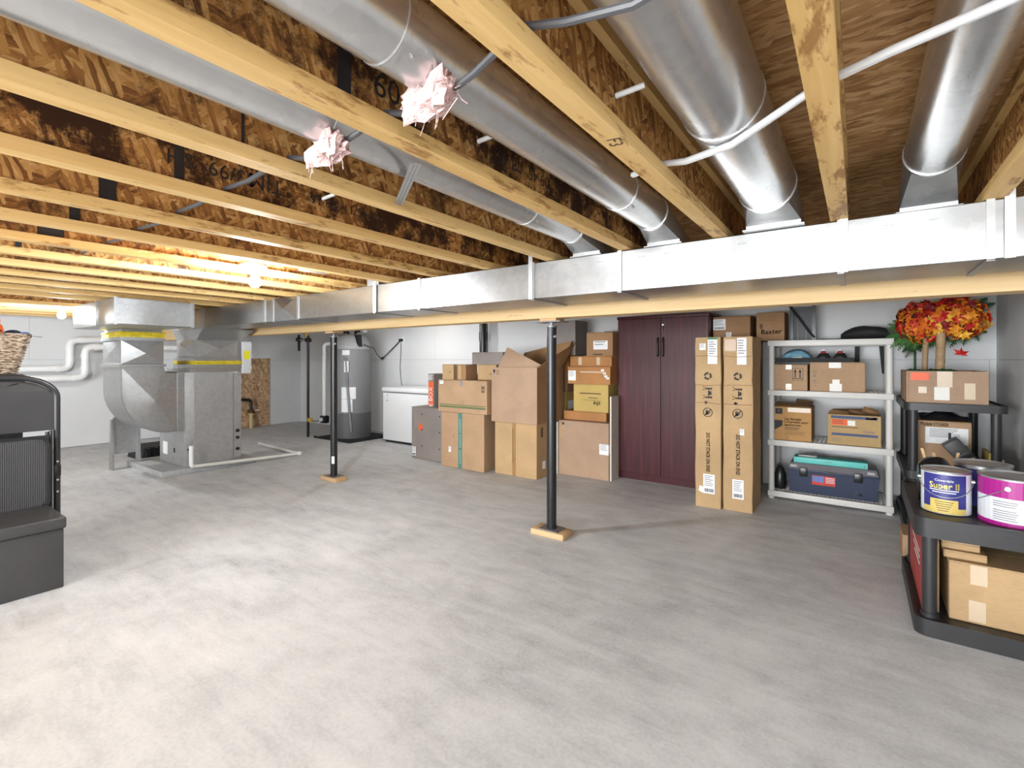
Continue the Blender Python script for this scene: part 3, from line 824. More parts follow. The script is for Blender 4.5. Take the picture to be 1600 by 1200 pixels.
vs_ = thing('vent_stack', 'vertical black drain stack against the back wall above the cartons', 'pipe', (-4.22, 5.22, 0))
MB().cyl((-4.22, 5.22, .01), (-4.22, 5.22, ZJ-.01), .05, 20).build('pipe', M_BLK, vs_)
MB().cyl((-4.22, 5.22, 1.48), (-4.22, 5.22, 1.60), .058, 20).build('coupling', M_BLK, vs_)
MB().cyl((-4.30, 5.25, .01), (-4.30, 5.25, ZJ-.01), .010, 8).build('conduit', M_STEEL, vs_)

# ================================================================ THINGS IN THE CEILING
cb = MB().tube([(XR-.01, .74, 1.815), (-.06, .72, 1.812), (-.16, .72, 1.785), (-.283, .718, 1.768), (-.40, .716, 1.788), (-.49, .715, 1.815), (-.62, .74, 1.79), (-.74, .755, 1.775), (-.86, .765, 1.79), (-.925, .765, 1.812), (-1.02, .765, 1.79), (-1.15, .765, 1.772), (-1.28, .77, 1.79),
                 (-1.356, .772, 1.812), (-1.6, .78, 1.80), (-1.788, .787, 1.812), (-2.0, .79, 1.80), (-2.22, .80, 1.812), (-2.45, .80, 1.80), (-2.652, .80, 1.812), (-2.9, .8, 1.80), (-3.084, .8, 1.812), (-3.5, .8, 1.81)], .0075, 8)
tag(cb.build('electrical_cable', plain('dark_cable', (0.06, 0.06, 0.065), .45)), 'black armoured cable threaded through the joists', 'cable')
cdt = MB().tube([(-.60, 1.52, 1.825), (-.487, 1.455, 1.812), (-.40, 1.41, 1.785), (-.262, 1.33, 1.768), (-.12, 1.25, 1.795), (-.06, 1.22, 1.807), (.05, 1.155, 1.80), (.20, 1.07, 1.785), (.37, .98, 1.81), (.6, .86, 1.80)], .0095, 10)
tag(cdt.build('flexible_tubing', plain('grey_tubing', (0.62, 0.63, 0.64), .3, metal=.3)), 'light grey tubing running diagonally below the two nearest round ducts', 'tubing')
cdt = MB().tube([(.40, 1.35, 1.83), (.43, 1.62, 1.82), (.45, 1.95, 1.80), (.46, 2.23, 1.77)], .006, 8)
tag(cdt.build('flexible_tubing', plain('grey_tubing', (0.62, 0.63, 0.64), .3, metal=.3)), 'thin grey tube running down to the trunk duct at the far right', 'tubing')

def tuft(loc, w, h, label, seedv):
    rnd = random.Random(seedv)
    t = thing('insulation_tuft', label, 'insulation', loc, 'pink insulation tufts on the cable')
    for k in range(3):
        m = MB()
        nu, nv = 18, 9
        off = Vector((rnd.uniform(-.35, .35)*w, rnd.uniform(-.01, .01), rnd.uniform(-.2, .2)*h))
        ph = [rnd.uniform(0, 6) for _ in range(6)]
        tilt = Matrix.Rotation(rnd.uniform(-.5, .5), 3, 'Y') @ Matrix.Rotation(rnd.uniform(-.3, .3), 3, 'X')
        vs = []
        for i in range(nv+1):
            th = math.pi*i/nv
            for j in range(nu):
                a = 2*math.pi*j/nu
                rr = 1 + .22*math.sin(3*a+ph[0]) + .16*math.sin(5*a+ph[1]+2*th) + .12*math.sin(7*th+ph[2]) + rnd.uniform(-.10, .12)
                p = Vector((math.sin(th)*math.cos(a)*w*.62*rr, math.sin(th)*math.sin(a)*.030*rr, math.cos(th)*h*.5*rr))
                vs.append(Vector(loc) + off + tilt @ p)
        fs = [(i*nu+j, i*nu+(j+1) % nu, (i+1)*nu+(j+1) % nu, (i+1)*nu+j) for i in range(nv) for j in range(nu)]
        m.add(vs, fs, True)
        m.build('batt_scrap', M_PINK, t)
    # loose fibres
    m = MB()
    for k in range(26):
        a = Vector(loc) + Vector((rnd.uniform(-w*.5, w*.5), rnd.uniform(-.02, .02), rnd.uniform(-h*.5, h*.4)))
        b = a + Vector((rnd.uniform(-.03, .03), rnd.uniform(-.015, .015), rnd.uniform(-.05, .01)))
        m.tube([a, (a+b)/2 + Vector((rnd.uniform(-.006, .006), 0, rnd.uniform(-.004, .004))), b], .0012, 3, cap=False)
    o = m.build('loose_fibre', M_PINK, t); o['kind'] = 'stuff'
tuft((-.72, .735, 1.782), .115, .06, 'larger pink insulation tuft around the cable under a round duct', 3)
tuft((-1.14, .752, 1.772), .115, .052, 'smaller pink insulation tuft around the cable, left of the larger one', 5)

br = MB()
p0, p1 = Vector((-.983, .924, 1.752)), Vector((-1.33, 1.165, 1.768))
d = (p1-p0).normalized(); s_ = d.cross(Vector((0, 0, 1))).normalized()*.012
for off in (-1, 0, 1):
    q = s_*off*.8
    br.hexa([p0+q-s_*.35, p0+q+s_*.35, p1+q+s_*.35, p1+q-s_*.35] + [v+Vector((0, 0, .003+.002*(off == 0))) for v in (p0+q-s_*.35, p0+q+s_*.35, p1+q+s_*.35, p1+q-s_*.35)])
tag(br.build('bridging_strap', M_CLEAT), 'ribbed metal strap crossing under a round duct between two joists', 'strap')
for (x, y, z), lab in (((JX[4], 1.16, 1.875), 'white pipe sleeve through the web of the stamped joist'), ((JX[2], 1.11, 1.865), 'white pipe sleeve through the heavily stained joist web'), ((JX[1], 1.12, 1.868), 'white pipe sleeve beside the widest round duct')):
    s = MB().cyl((x-.03, y, z), (x+.075, y+.012, z+.012), .007, 12)
    tag(s.build('pipe_sleeve', M_PVC), lab, 'pipe')

def lamp(x, y, zt, zb, label, strength):
    t = thing('ceiling_lamp', label, 'lamp', (x, y, zt), 'bare bulb ceiling lamps')
    MB().box(x-.06, x+.06, y-.06, y+.06, zt, ZS-.001).build('junction_box', M_STEEL, t)
    MB().lathe([(.062, zt-.0005), (.066, zt-.012), (.050, zt-.028), (.028, zt-.036), (.026, zt-.052)], (x, y), 28).build('lampholder', M_WHITE, t)
    r = .034
    prof = [(.016, zt-.053), (.018, zt-.065)]
    for i in range(9):
        a = R(120 - 115*i/8) if False else R(50 - 140*i/8)
        prof.append((r*math.cos(a), zb + r*math.sin(a)))
    MB().lathe(prof, (x, y), 20).build('bulb', plain('lit_bulb_%d' % int(strength), (1, 1, 1), .5, emit=(.88, .95, 1.0, strength)), t, 'glowing white bulb')
lamp(-2.97, 1.48, 1.795, 1.690, 'bare bulb hanging between joists nearer the camera', 1200)
lamp(-6.665, 1.36, 1.795, 1.675, 'bare bulb at the far left beside the return duct', 750)
lamp(-5.03, 4.25, 1.795, 1.690, 'bare bulb hidden behind the beam above the freezer', 520)
lamp(-1.57, -0.9, 1.795, 1.690, 'added fill bulb out of view over the near floor', 150)  # unseen bulb behind the camera, added as fill for the floor
lamp(0.60, -0.3, 1.795, 1.690, 'added fill bulb out of view beside the right wall', 400)  # added out of frame to brighten the floor and shelves on the right

# ================================================================ CARTONS
def slab(parent, x0, x1, z0, z1, y, m, name, t=.0012):
    return MB().box(x0, x1, y - t, y - .0002, z0, z1).build(name, m, parent)
def slab_x(parent, y0, y1, z0, z1, x, m, name, t=.0012):
    return MB().box(x + .0002, x + t, y0, y1, z0, z1).build(name, m, parent)
def lines(parent, x0, x1, z0, z1, y, n, m, fill=.45, seed=1, name='printed_lines', ragged=.35):
    rnd = random.Random(seed); b = MB()
    h = (z1 - z0) / n
    for i in range(n):
        zt = z1 - i*h
        e = x1 - rnd.uniform(0, ragged)*(x1-x0)
        b.box(x0, e, y - .0022, y - .0014, zt - h*fill, zt)
    return b.build(name, m, parent)
def paper(parent, x0, x1, z0, z1, y, seed=1, n=6, m=None, bars=True, name='paper_label'):
    o = slab(parent, x0, x1, z0, z1, y, m or M_PAPER, name)
    w, h = x1-x0, z1-z0
    lines(o, x0+w*.1, x1-w*.1, z0+h*.35, z1-h*.08, y, n, M_GREYINK, .35, seed)
    if bars:
        b = MB(); rnd = random.Random(seed+50); q = x0+w*.12
        while q < x1-w*.12:
            e = min(q + w*rnd.choice((.02, .035, .05)), x1-w*.1)
            b.box(q, e, y-.0022, y-.0014, z0+h*.08, z0+h*.26); q = e + w*.025
        b.build('bar_code', M_INK, o)
    return o
def carton(name, label, x0, x1, y0, y1, z0, z1, m, tape=None, tl=.08, group='cardboard cartons', flaps=True, cat='box', seamy=True):
    t = thing(name, label, cat, ((x0+x1)/2, (y0+y1)/2, z0), group)
    zt = z1 - .005 if flaps else z1
    MB().rbox(x0, x1, y0, y1, z0 + .0005, zt, .0035, 1).build('body', m, t)
    if flaps:
        ym = (y0+y1)/2
        MB().box(x0+.002, x1-.002, y0+.001, ym-.0015, zt+.0003, z1).build('flap', m, t)
        MB().box(x0+.002, x1-.002, ym+.0015, y1-.001, zt+.0003, z1).build('flap', m, t)
    if tape:
        xc = (x0+x1)/2
        MB().box(x0-.0008, x1+.0008, (y0+y1)/2-.025, (y0+y1)/2+.025, z1+.0002, z1+.0008).build('tape', tape, t)
    return t
def flat(polys, y, m, parent, name):
    b = MB()
    for p in polys:
        n = len(p)
        b.add([(x, y-.0018, z) for x, z in p], [tuple(range(n))])
    return b.build(name, m, parent)
def ring_polys(cx, cz, r0, r1, a0=0, a1=360, n=24):
    out = []
    for i in range(n):
        t0, t1 = R(a0+(a1-a0)*i/n), R(a0+(a1-a0)*(i+1)/n)
        out.append([(cx+r0*math.cos(t0), cz+r0*math.sin(t0)), (cx+r1*math.cos(t0), cz+r1*math.sin(t0)), (cx+r1*math.cos(t1), cz+r1*math.sin(t1)), (cx+r0*math.cos(t1), cz+r0*math.sin(t1))])
    return out
def rect(x0, x1, z0, z1): return [(x0, z0), (x1, z0), (x1, z1), (x0, z1)]
def arrows(cx, z0, h, w):
    ps = []
    for dx in (-w, w):
        ps += [rect(cx+dx-w*.22, cx+dx+w*.22, z0+h*.12, z0+h*.7), [(cx+dx-w*.6, z0+h*.65), (cx+dx+w*.6, z0+h*.65), (cx+dx, z0+h)]]
    ps.append(rect(cx-w*2, cx+w*2, z0, z0+h*.07))
    return ps

c = carton('flat_carton', 'grey flat carton standing at the left end of the carton row', -4.545, -3.925, 4.20, 4.50, 0, .635, C_GREY)
lines(c, -4.53, -4.50, .30, .60, 4.2, 14, M_GREYINK, .6, 3)
paper(c, -4.535, -4.47, .03, .14, 4.2, 4, 3)
flat([[(-4.42, .36), (-4.36, .34), (-4.345, .40), (-4.375, .44), (-4.41, .43)]], 4.2, M_ORANGE, c, 'orange_emblem')
for z in (.10, .30, .49):
    lines(c, -4.19, -4.10, z, z+.09, 4.2, 5, M_GREYINK, .3, int(z*100))
    flat([[(-4.36+.01*math.cos(a*1.05), z+.06+.012*math.sin(a*1.05)) for a in range(6)]], 4.2, M_INK, c, 'printed_dot')
    flat([[(-4.065+.009*math.cos(a*1.05), z+.05+.012*math.sin(a*1.05)) for a in range(6)]], 4.2, M_INK, c, 'printed_dot')
c = carton('narrow_carton', 'narrow grey carton with orange side print standing on the grey flat carton', -4.356, -4.256, 4.30, 4.46, .6355, 1.046, C_GREY)
slab(c, -4.347, -4.268, .65, .95, 4.3, M_ORANGE, 'orange_print')
text('E BOX', .085, (-4.305, 4.297, .76), '-y', M_PAPER, c, 90)
lines(c, -4.347, -4.27, .96, 1.03, 4.3, 4, M_PAPER, .4, 8)

c = carton('carton', 'brown carton sealed with green printed tape down its front', -3.915, -3.283, 4.075, 4.62, 0, .63, C_TAN)
M_GRT = plain('green_tape', (0.075, 0.20, 0.165), .35, var=.1)
slab(c, -3.655, -3.595, .005, .62, 4.075, M_GRT, 'green_tape', .0016)
for k, z in enumerate((.45, .28, .10)):
    text('///////', .05, (-3.622, 4.0728, z+.03), '-y', plain('pale_green_print', (0.42, 0.55, 0.5), .5), c, 90, 'tape_print', 1.6)
paper(c, -3.80, -3.765, .17, .235, 4.075, 3, 2, bars=False)
text('1', .05, (-3.72, 4.0735, .36), '-y', M_BROWNINK, c)

c = carton('carton', 'wide tan carton marked LS with green bottom stripes', -3.925, -3.212, 4.035, 4.50, .6305, .992, C_TAN)
M_OLIVE = plain('olive_print', (0.12, 0.15, 0.06), .7)
slab(c, -3.90, -3.23, .712, .722, 4.035, M_OLIVE, 'printed_stripe'); slab(c, -3.90, -3.23, .682, .704, 4.035, M_OLIVE, 'printed_stripe')
text('L S', .045, (-3.56, 4.0335, .748), '-y', M_OLIVE, c)
slab(c, -3.59, -3.555, .93, .985, 4.035, M_GREYINK, 'dark_label')
paper(c, -3.90, -3.845, .945, .985, 4.035, 5, 2, bars=False)
flat(ring_polys(-3.265, .905, .045, .047, 45, 405, 4), 4.035, M_GREYINK, c, 'printed_frame')
flat([rect(-3.285, -3.268, .90, .935), rect(-3.262, -3.245, .90, .935), rect(-3.285, -3.268, .865, .89), rect(-3.262, -3.245, .865, .89)], 4.035, M_BROWNINK, c, 'printed_mark')

c = carton('small_carton', 'small tan carton on the LS carton, left of the two', -3.886, -3.712, 4.06, 4.26, .9925, 1.166, C_TAN2)
text('I|I', .04, (-3.765, 4.0585, 1.08), '-y', M_BROWNINK, c, 90)
c = carton('small_carton', 'small tan carton on the LS carton, right of the dark gap', -3.664, -3.53, 4.06, 4.26, .9925, 1.166, C_DARK)
slab(c, -3.64, -3.60, 1.0, 1.16, 4.06, C_TAN2, 'paper_band')
c = carton('flat_carton', 'thin grey carton lying behind the small open cartons', -3.62, -3.48, 4.32, 4.48, .9925, 1.05, C_GREY)
c = carton('small_carton', 'tan carton between the LS carton and a grey shallow carton', -3.475, -3.215, 4.20, 4.44, .9925, 1.166, C_TAN2)
text('BOX', .035, (-3.27, 4.1985, 1.06), '-y', M_BROWNINK, c)
c = carton('shallow_carton', 'shallow grey carton on top of the left carton pile', -3.56, -3.12, 4.20, 4.45, 1.1665, 1.303, C_GREY)

c = carton('carton', 'large golden carton with centre tape, under the open-topped carton', -3.185, -2.652, 4.14, 4.66, 0, .562, C_TAN2)
slab(c, -2.955, -2.91, .005, .556, 4.14, M_TAPEB, 'tape')
lines(c, -2.95, -2.945, .1, .5, 4.14, 1, M_BROWNINK, .9, 2, 'tape_edge', 0)
slab_x(c, 4.25, 4.31, .09, .17, -2.652, M_PAPER, 'paper_label')
slab_x(c, 4.22, 4.26, .42, .52, -2.652, M_BROWNINK, 'printed_mark')

# open-topped carton: five thin walls and raised flaps
oc = thing('open_carton', 'tall rosy carton standing open with its flaps up', 'box', (-2.91, 4.35, .5625), 'cardboard cartons')
x0, x1, y0, y1, z0, z1 = -3.20, -2.622, 4.10, 4.62, .5628, 1.138
w = .006
MB().box(x0, x1, y0, y0+w, z0+w, z1).build('front_side', C_PINKT, oc)
MB().box(x0, x1, y1-w, y1, z0+w, z1).build('back_side', C_PINKT, oc)
MB().box(x0, x0+w, y0+w+.0003, y1-w-.0003, z0+w, z1).build('left_side', C_PINKT, oc)
MB().box(x1-w, x1, y0+w+.0003, y1-w-.0003, z0+w, z1).build('right_side', C_DARK, oc)
MB().box(x0, x1, y0, y1, z0, z0+w-.0003).build('bottom', C_PINKT, oc)
def flap(name, a, b, c_, d, m, t=.004):
    a, b, c_, d = map(Vector, (a, b, c_, d))
    n = (b-a).cross(d-a).normalized()*t
    MB().hexa([a, b, c_, d, a+n, b+n, c_+n, d+n]).build(name, m, oc)
flap('front_flap', (x0+.09, y0+.003, z1+.001), (x1-.004, y0+.003, z1+.001), (x1+.035, y0+.02, z1+.03), (x0+.17, y0+.06, z1+.215), C_PINKT)
flap('back_flap', (x0+.01, y1-.004, z1+.001), (x1-.004, y1-.004, z1+.001), (x1+.06, y1+.10, z1+.29), (x0+.02, y1+.08, z1+.16), C_IN)
flap('right_flap', (x1-.003, y0+.02, z1+.001), (x1-.003, y1-.02, z1+.001), (x1+.16, y1+.0, z1+.27), (x1+.14, y0+.05, z1+.10), C_IN)
flat(arrows(-3.115, 1.065, .05, .011), 4.10, M_BROWNINK, oc, 'printed_arrows')
flat([rect(-3.175, -3.15, 1.085, 1.115), rect(-3.165, -3.16, 1.065, 1.085)], 4.10, M_INK, oc, 'printed_glass')

c = carton('carton', 'wide tan carton on the floor left of the wardrobe cabinet', -2.61, -2.032, 4.51, 5.10, 0, .577, C_PINKT)
flat(arrows(-2.505, .505, .05, .011), 4.51, M_GREYINK, c, 'printed_arrows')
flat([rect(-2.565, -2.54, .53, .555)], 4.51, M_INK, c, 'printed_glass')
slab(c, -2.605, -2.565, .38, .53, 4.51, C_TAN2, 'tape')
paper(c, -2.135, -2.034, .26, .365, 4.51, 12, 4, bars=False)
slab_x(c, 4.52, 4.56, .28, .36, -2.032, M_PAPER, 'label_wrap')
c = carton('shallow_carton', 'shallow orange-brown carton under the yellow carton', -2.60, -2.10, 4.60, 5.02, .5775, .672, C_ORB)
c = carton('carton', 'yellow carton printed chs upside down', -2.478, -2.078, 4.60, 4.98, .6725, .964, C_YEL)
text('chs', .062, (-2.205, 4.5985, .765), '-y', M_INK, c, 180, bold=.002)
slab(c, -2.36, -2.16, .795, .7975, 4.6, M_INK, 'printed_rule')
lines(c, -2.30, -2.17, .812, .825, 4.6, 1, M_BROWNINK, .6, 5)
lines(c, -2.40, -2.16, .855, .872, 4.6, 1, M_BROWNINK, .7, 6, ragged=0)
c = carton('carton', 'taped orange-brown carton with a square label, above the yellow carton', -2.527, -2.038, 4.56, 5.0, .9645, 1.148, C_ORB)
paper(c, -2.518, -2.43, 1.0, 1.105, 4.56, 15, 5, bars=False)
slab(c, -2.38, -2.10, 1.085, 1.098, 4.56, M_TAPE, 'tape')
for k, (ax, az) in enumerate(((-2.12, 1.11), (-2.10, 1.08), (-2.085, 1.05), (-2.065, 1.03))):
    slab(c, ax-.02, ax+.015, az-.01, az+.012, 4.56, M_TAPEW, 'torn_tape')
c = carton('shallow_carton', 'shallow taped orange-brown carton below the top labelled carton', -2.52, -2.04, 4.60, 5.0, 1.1485, 1.257, C_ORB)
for ax in (-2.40, -2.19):
    slab(c, ax-.02, ax+.02, 1.165, 1.245, 4.6, M_TAPE, 'tape')
c = carton('carton', 'brown carton with white label topping the pile beside the cabinet', -2.325, -2.03, 4.60, 4.95, 1.2575, 1.503, C_DARK)
paper(c, -2.245, -2.085, 1.325, 1.415, 4.6, 21, 2, bars=False)
lines(c, -2.25, -2.11, 1.268, 1.28, 4.6, 1, M_INK, .8, 5)
c = carton('carton', 'plain brown carton low at the back behind the near post', -2.93, -2.64, 4.75, 5.2, 0, .588, C_DARK)
c = carton('carton', 'olive yellow carton with side label behind the near post', -2.93, -2.655, 4.75, 5.15, .5885, .853, C_YEL)
slab_x(c, 4.80, 4.93, .62, .76, -2.655, M_PAPER, 'paper_label')
c = carton('carton', 'brown carton above the olive yellow carton', -2.93, -2.645, 4.76, 5.15, .8535, 1.06, C_DARK)
c = carton('carton', 'brown carton third up behind the near post', -2.93, -2.635, 4.78, 5.15, 1.0605, 1.268, C_ORB)
c = carton('carton', 'tall grey-brown printed carton on top behind the near post', -2.84, -2.563, 4.80, 5.10, 1.2685, 1.66, C_GREY)
lines(c, -2.83, -2.62, 1.40, 1.62, 4.8, 9, M_GREYINK, .2, 31, ragged=.1)
slab(c, -2.83, -2.60, 1.275, 1.36, 4.8, C_DARK, 'brown_band')
c = carton('carton', 'pale beige carton set back beside the cabinet top', -2.36, -2.05, 5.11, 5.30, 0, 1.545, cardboard('cardboard_pale', (.40, .34, .27)))
b = MB().box(-2.029, -2.013, 4.53, 4.712, 0, .85).build('white_board', plain('melamine_board', (0.62, 0.58, 0.52), .5, var=.04))
tag(b, 'pale board standing on edge between wide carton and cabinet', 'board')
b = MB().box(-2.63, -2.614, 4.50, 4.74, 0, .555).build('white_board', plain('melamine_board', (0.62, 0.58, 0.52), .5))
tag(b, 'white board edge just right of the near post', 'board')

# ================================================================ CABINET
cb = thing('storage_cabinet', 'tall dark mahogany two-door storage cabinet', 'cabinet', (-1.58, 4.96, 0))
X0, X1, Y0, Y1 = -2.028, -1.131, 4.724, 5.22
MB().box(X0, X0+.018, Y0+.02, Y1, 0, 1.63).build('side_panel', M_MAH, cb)
MB().box(X1-.018, X1, Y0+.02, Y1, 0, 1.63).build('side_panel', M_MAH, cb)
MB().box(X0+.0185, X1-.0185, Y1-.012, Y1, 0, 1.63).build('back_panel', M_MAH, cb)
MB().box(X0+.0185, X1-.0185, Y0+.025, Y0+.043, 0, .07).build('kick_plate', M_MAH, cb)
MB().rbox(X0-.006, X1+.006, Y0-.008, Y1, 1.6305, 1.66, .003).build('top_panel', M_MAH, cb)
for a, b2, s in ((X0+.001, -1.5815, -1), (-1.5785, X1-.001, 1)):
    d = MB().rbox(a, b2, Y0, Y0+.0195, .072, 1.629, .002, 1).build('door', M_MAH, cb)
    hx = -1.58 + s*.026
    MB().tube([(hx, Y0-.001, 1.435), (hx, Y0-.022, 1.42), (hx, Y0-.030, 1.345), (hx, Y0-.022, 1.27), (hx, Y0-.001, 1.255)], .009, 8).build('handle', M_BLK, d)
lk = MB().cyl((-1.555, Y0-.0005, 1.56), (-1.555, Y0-.012, 1.56), .010, 12).build('lock', M_STEEL, cb)
MB().box(-1.562, -1.552, Y0-.016, Y0-.0125, 1.50, 1.555).build('key_tag', M_BLK, lk)

# ================================================================ TWO TALL CARTONS
def tall(x0, x1, y0, y1, label, lab_at, seed):
    t = thing('tall_carton', label, 'box', ((x0+x1)/2, (y0+y1)/2, 0), 'tall narrow cartons')
    rnd = random.Random(seed)
    # slightly battered body: rings up the height with crushed edges
    rings = []
    hs = [0.0, .10, .30, .48, .62, .80, 1.0, 1.05, 1.18, 1.32, 1.40]
    for z in hs:
        j = lambda: rnd.uniform(-.004, .004) if 0 < z < 1.4 else 0
        e = .006
        rings.append([(x0+j()+e, y0+abs(j()), z), (x1+j()-e, y0+abs(j()), z), (x1+j(), y0+e, z), (x1+j(), y1, z), (x0+j(), y1, z), (x0+j(), y0+e, z)])
    MB().loft(rings).build('body', C_TAN2, t)
    MB().box(x0+.004, x1-.004, y0+.004, (y0+y1)/2-.002, 1.4003, 1.405).build('flap', C_TAN2, t)
    MB().box(x0+.004, x1-.004, (y0+y1)/2+.002, y1-.004, 1.4003, 1.405).build('flap', C_TAN2, t)
    y = y0 - .003
    cx = (x0+x1)/2
    text('DO NOT STACK ON END', .040, (cx, y-.001, .455), '-y', M_INK, t, -90, sx=.70, bold=.0013)
    # recycling mark: three chasing arrows
    ps = []
    zc = 1.085
    for k in range(3):
        a0 = 90 + k*120
        ps += ring_polys(cx, zc, .017, .031, a0+12, a0+85, 5)
        ar = R(a0+8)
        ps.append([(cx+.010*math.cos(R(a0+12)), zc+.010*math.sin(R(a0+12))), (cx+.038*math.cos(R(a0+12)), zc+.038*math.sin(R(a0+12))), (cx+.025*math.cos(R(a0-16)), zc+.025*math.sin(R(a0-16)))])
    flat(ps, y, M_INK, t, 'recycling_mark')
    # two people carrying a load, turned on its side
    ps = []
    for s in (-1, 1):
        z = .945 + s*.036
        ps.append([(cx+.026+.009*math.cos(k*1.05), z+.009*math.sin(k*1.05)) for k in range(6)])
        ps.append([(cx+.016, z-.007), (cx+.016, z+.007), (cx-.012, z+.005), (cx-.012, z-.005)])
        ps.append([(cx-.012, z-.005), (cx-.012, z+.001), (cx-.036, z-.014), (cx-.038, z-.008)])
        ps.append([(cx-.012, z-.001), (cx-.012, z+.005), (cx-.038, z+.012), (cx-.036, z+.018)])
        ps.append([(cx+.014, z-.003), (cx+.014, z+.003), (cx+.006, z-s*.028), (cx+.000, z-s*.026)])
    ps.append(rect(cx+.004, cx+.028, .930, .960))
    ps.append(rect(cx-.03, cx+.0, .862, .870)); ps.append(rect(cx-.022, cx-.008, .854, .878))
    flat(ps, y, M_INK, t, 'team_lift_mark')
    ps = ring_polys(cx, .785, .033, .038)
    ps += [[(cx-.028, .762), (cx-.023, .757), (cx+.028, .808), (cx+.023, .813)]]
    ps += [rect(cx-.016, cx+.004, .765, .788), rect(cx-.016, cx-.012, .788, .802), rect(cx-.010, cx-.006, .788, .806), rect(cx-.004, cx, .788, .804), [(cx+.004, .770), (cx+.020, .785), (cx+.017, .790), (cx+.003, .780)]]
    flat(ps, y, M_INK, t, 'no_hand_mark')
    for (a, b, z0, z1, bars) in lab_at:
        paper(t, x0+a, x0+b, z0, z1, y, seed+int(z0*50), 6, bars=bars)
    for z in (1.01, .86, 1.25):
        MB().tube([(x0+.004, y-.001, z), (cx, y-.0025, z+rnd.uniform(-.01, .01)), (x1-.004, y-.001, z+rnd.uniform(-.006, .006))], .002, 5).build('crease', C_DARK, t)
    return t
t1 = tall(-1.112, -.912, 4.20, 4.56, 'tall narrow carton with green-topped label, left of the pair', [(.075+.025, .175, 1.185, 1.385, False), (.035, .085, 1.30, 1.355, False), (.065, .155, .115, .275, True)], 3)
slab(t1, -1.012+.0, -.937, 1.386, 1.402, 4.197, plain('green_print', (0.05, 0.22, 0.09), .6), 'green_label_top')
MB().hexa([(-1.085,4.1955,.13),(-1.05,4.1955,.115),(-1.05,4.1965,.115),(-1.085,4.1965,.13),(-1.075,4.1955,.175),(-1.04,4.1955,.165),(-1.04,4.1965,.165),(-1.075,4.1965,.175)]).build('torn_sticker', M_PAPER, t1)
t2 = tall(-.898, -.680, 4.225, 4.62, 'tall battered narrow carton beside the white shelving', [(.105, .175, 1.18, 1.395, False), (.125, .158, .615, .665, False), (.07, .155, .10, .255, True)], 9)
MB().box(-.885, -.80, 4.2195, 4.2215, 1.29, 1.385).build('brown_tape', M_TAPEB, t2)
c = carton('carton', 'large brown carton hidden low behind the tall cartons', -1.11, -.76, 4.86, 5.28, 0, .72, C_DARK)
c = carton('carton', 'large brown carton, second up behind the tall cartons', -1.11, -.76, 4.86, 5.28, .7205, 1.425, C_DARK)
c = carton('carton', 'brown carton with shipping label peeping above the tall cartons', -1.122, -.80, 4.85, 5.20, 1.4255, 1.622, C_DARK)
paper(c, -1.12, -1.01, 1.50, 1.60, 4.85, 44, 5)
paper(c, -1.005, -.96, 1.43, 1.475, 4.85, 45, 3, bars=False)

# ================================================================ WHITE SHELVING
ws = thing('white_shelving', 'grey-white plastic four-tier shelving unit', 'shelf', (-.21, 5.05, 0))
SX0, SX1, SY0, SY1 = -.652, .228, 4.80, 5.26
tiers = [(.02, .070), (.466, .517), (.904, .953), (1.338, 1.388)]
for k, (a, b) in enumerate(tiers):
    m = MB()
    m.rbox(SX0, SX1, SY0, SY0+.035, a, b, .005); m.rbox(SX0, SX1, SY1-.035, SY1, a, b, .005)
    m.rbox(SX0, SX0+.035, SY0+.0352, SY1-.0352, a, b, .004); m.rbox(SX1-.035, SX1, SY0+.0352, SY1-.0352, a, b, .004)
    tr = m.build('shelf_tier', M_SHELFW, ws)
    g = MB()
    for q in range(1, 9):
        y = SY0+.035 + (SY1-SY0-.07)*q/9
        g.box(SX0+.0352, SX1-.0352, y-.004, y+.004, b-.018, b-.002)
    for q in range(1, 27):
        x = SX0+.035 + (SX1-SX0-.07)*q/27
        g.box(x-.0035, x+.0035, SY0+.0352, SY1-.0352, b-.016, b-.0025)
    g.build('grid_deck', M_SHELFW, tr)
for k in range(4):
    za = 0 if k == 0 else tiers[k-1][1]+.0003
    zb = tiers[k][0]-.0003
    for x in (SX0+.028, SX1-.028):
        for y in (SY0+.026, SY1-.026):
            MB().cyl((x, y, za), (x, y, zb), .0235, 18).build('post', M_SHELFW, ws)

c = carton('carton', 'small carton with two framed arrows on the upper white shelf', -.612, -.352, 4.83, 5.15, .9535, 1.178, C_TAN)
slab(c, -.515, -.47, 1.135, 1.175, 4.83, M_TAPE, 'tape'); slab(c, -.515, -.47, .957, 1.01, 4.83, M_TAPE, 'tape')
flat(arrows(-.425, 1.055, .085, .018) + [rect(-.465, -.385, 1.041, 1.044), rect(-.465, -.385, 1.145, 1.148), rect(-.465, -.462, 1.041, 1.148), rect(-.388, -.385, 1.041, 1.148)], 4.83, M_INK, c, 'printed_arrows')
c = carton('carton', 'wide carton with white tape patches on the upper white shelf', -.336, .046, 4.83, 5.18, .9535, 1.198, C_TAN)
slab(c, -.20, -.115, 1.15, 1.196, 4.83, M_TAPEW, 'tape'); slab(c, -.195, -.11, .957, 1.02, 4.83, M_TAPEW, 'tape'); slab(c, -.175, -.125, 1.02, 1.055, 4.83, M_TAPEW, 'tape')
flat(arrows(-.30, 1.10, .035, .008) + [rect(-.308, -.292, 1.075, 1.09), [(-.313, 1.04), (-.287, 1.04), (-.30, 1.05)], rect(-.302, -.298, 1.02, 1.04)], 4.83, M_GREYINK, c, 'printed_marks')
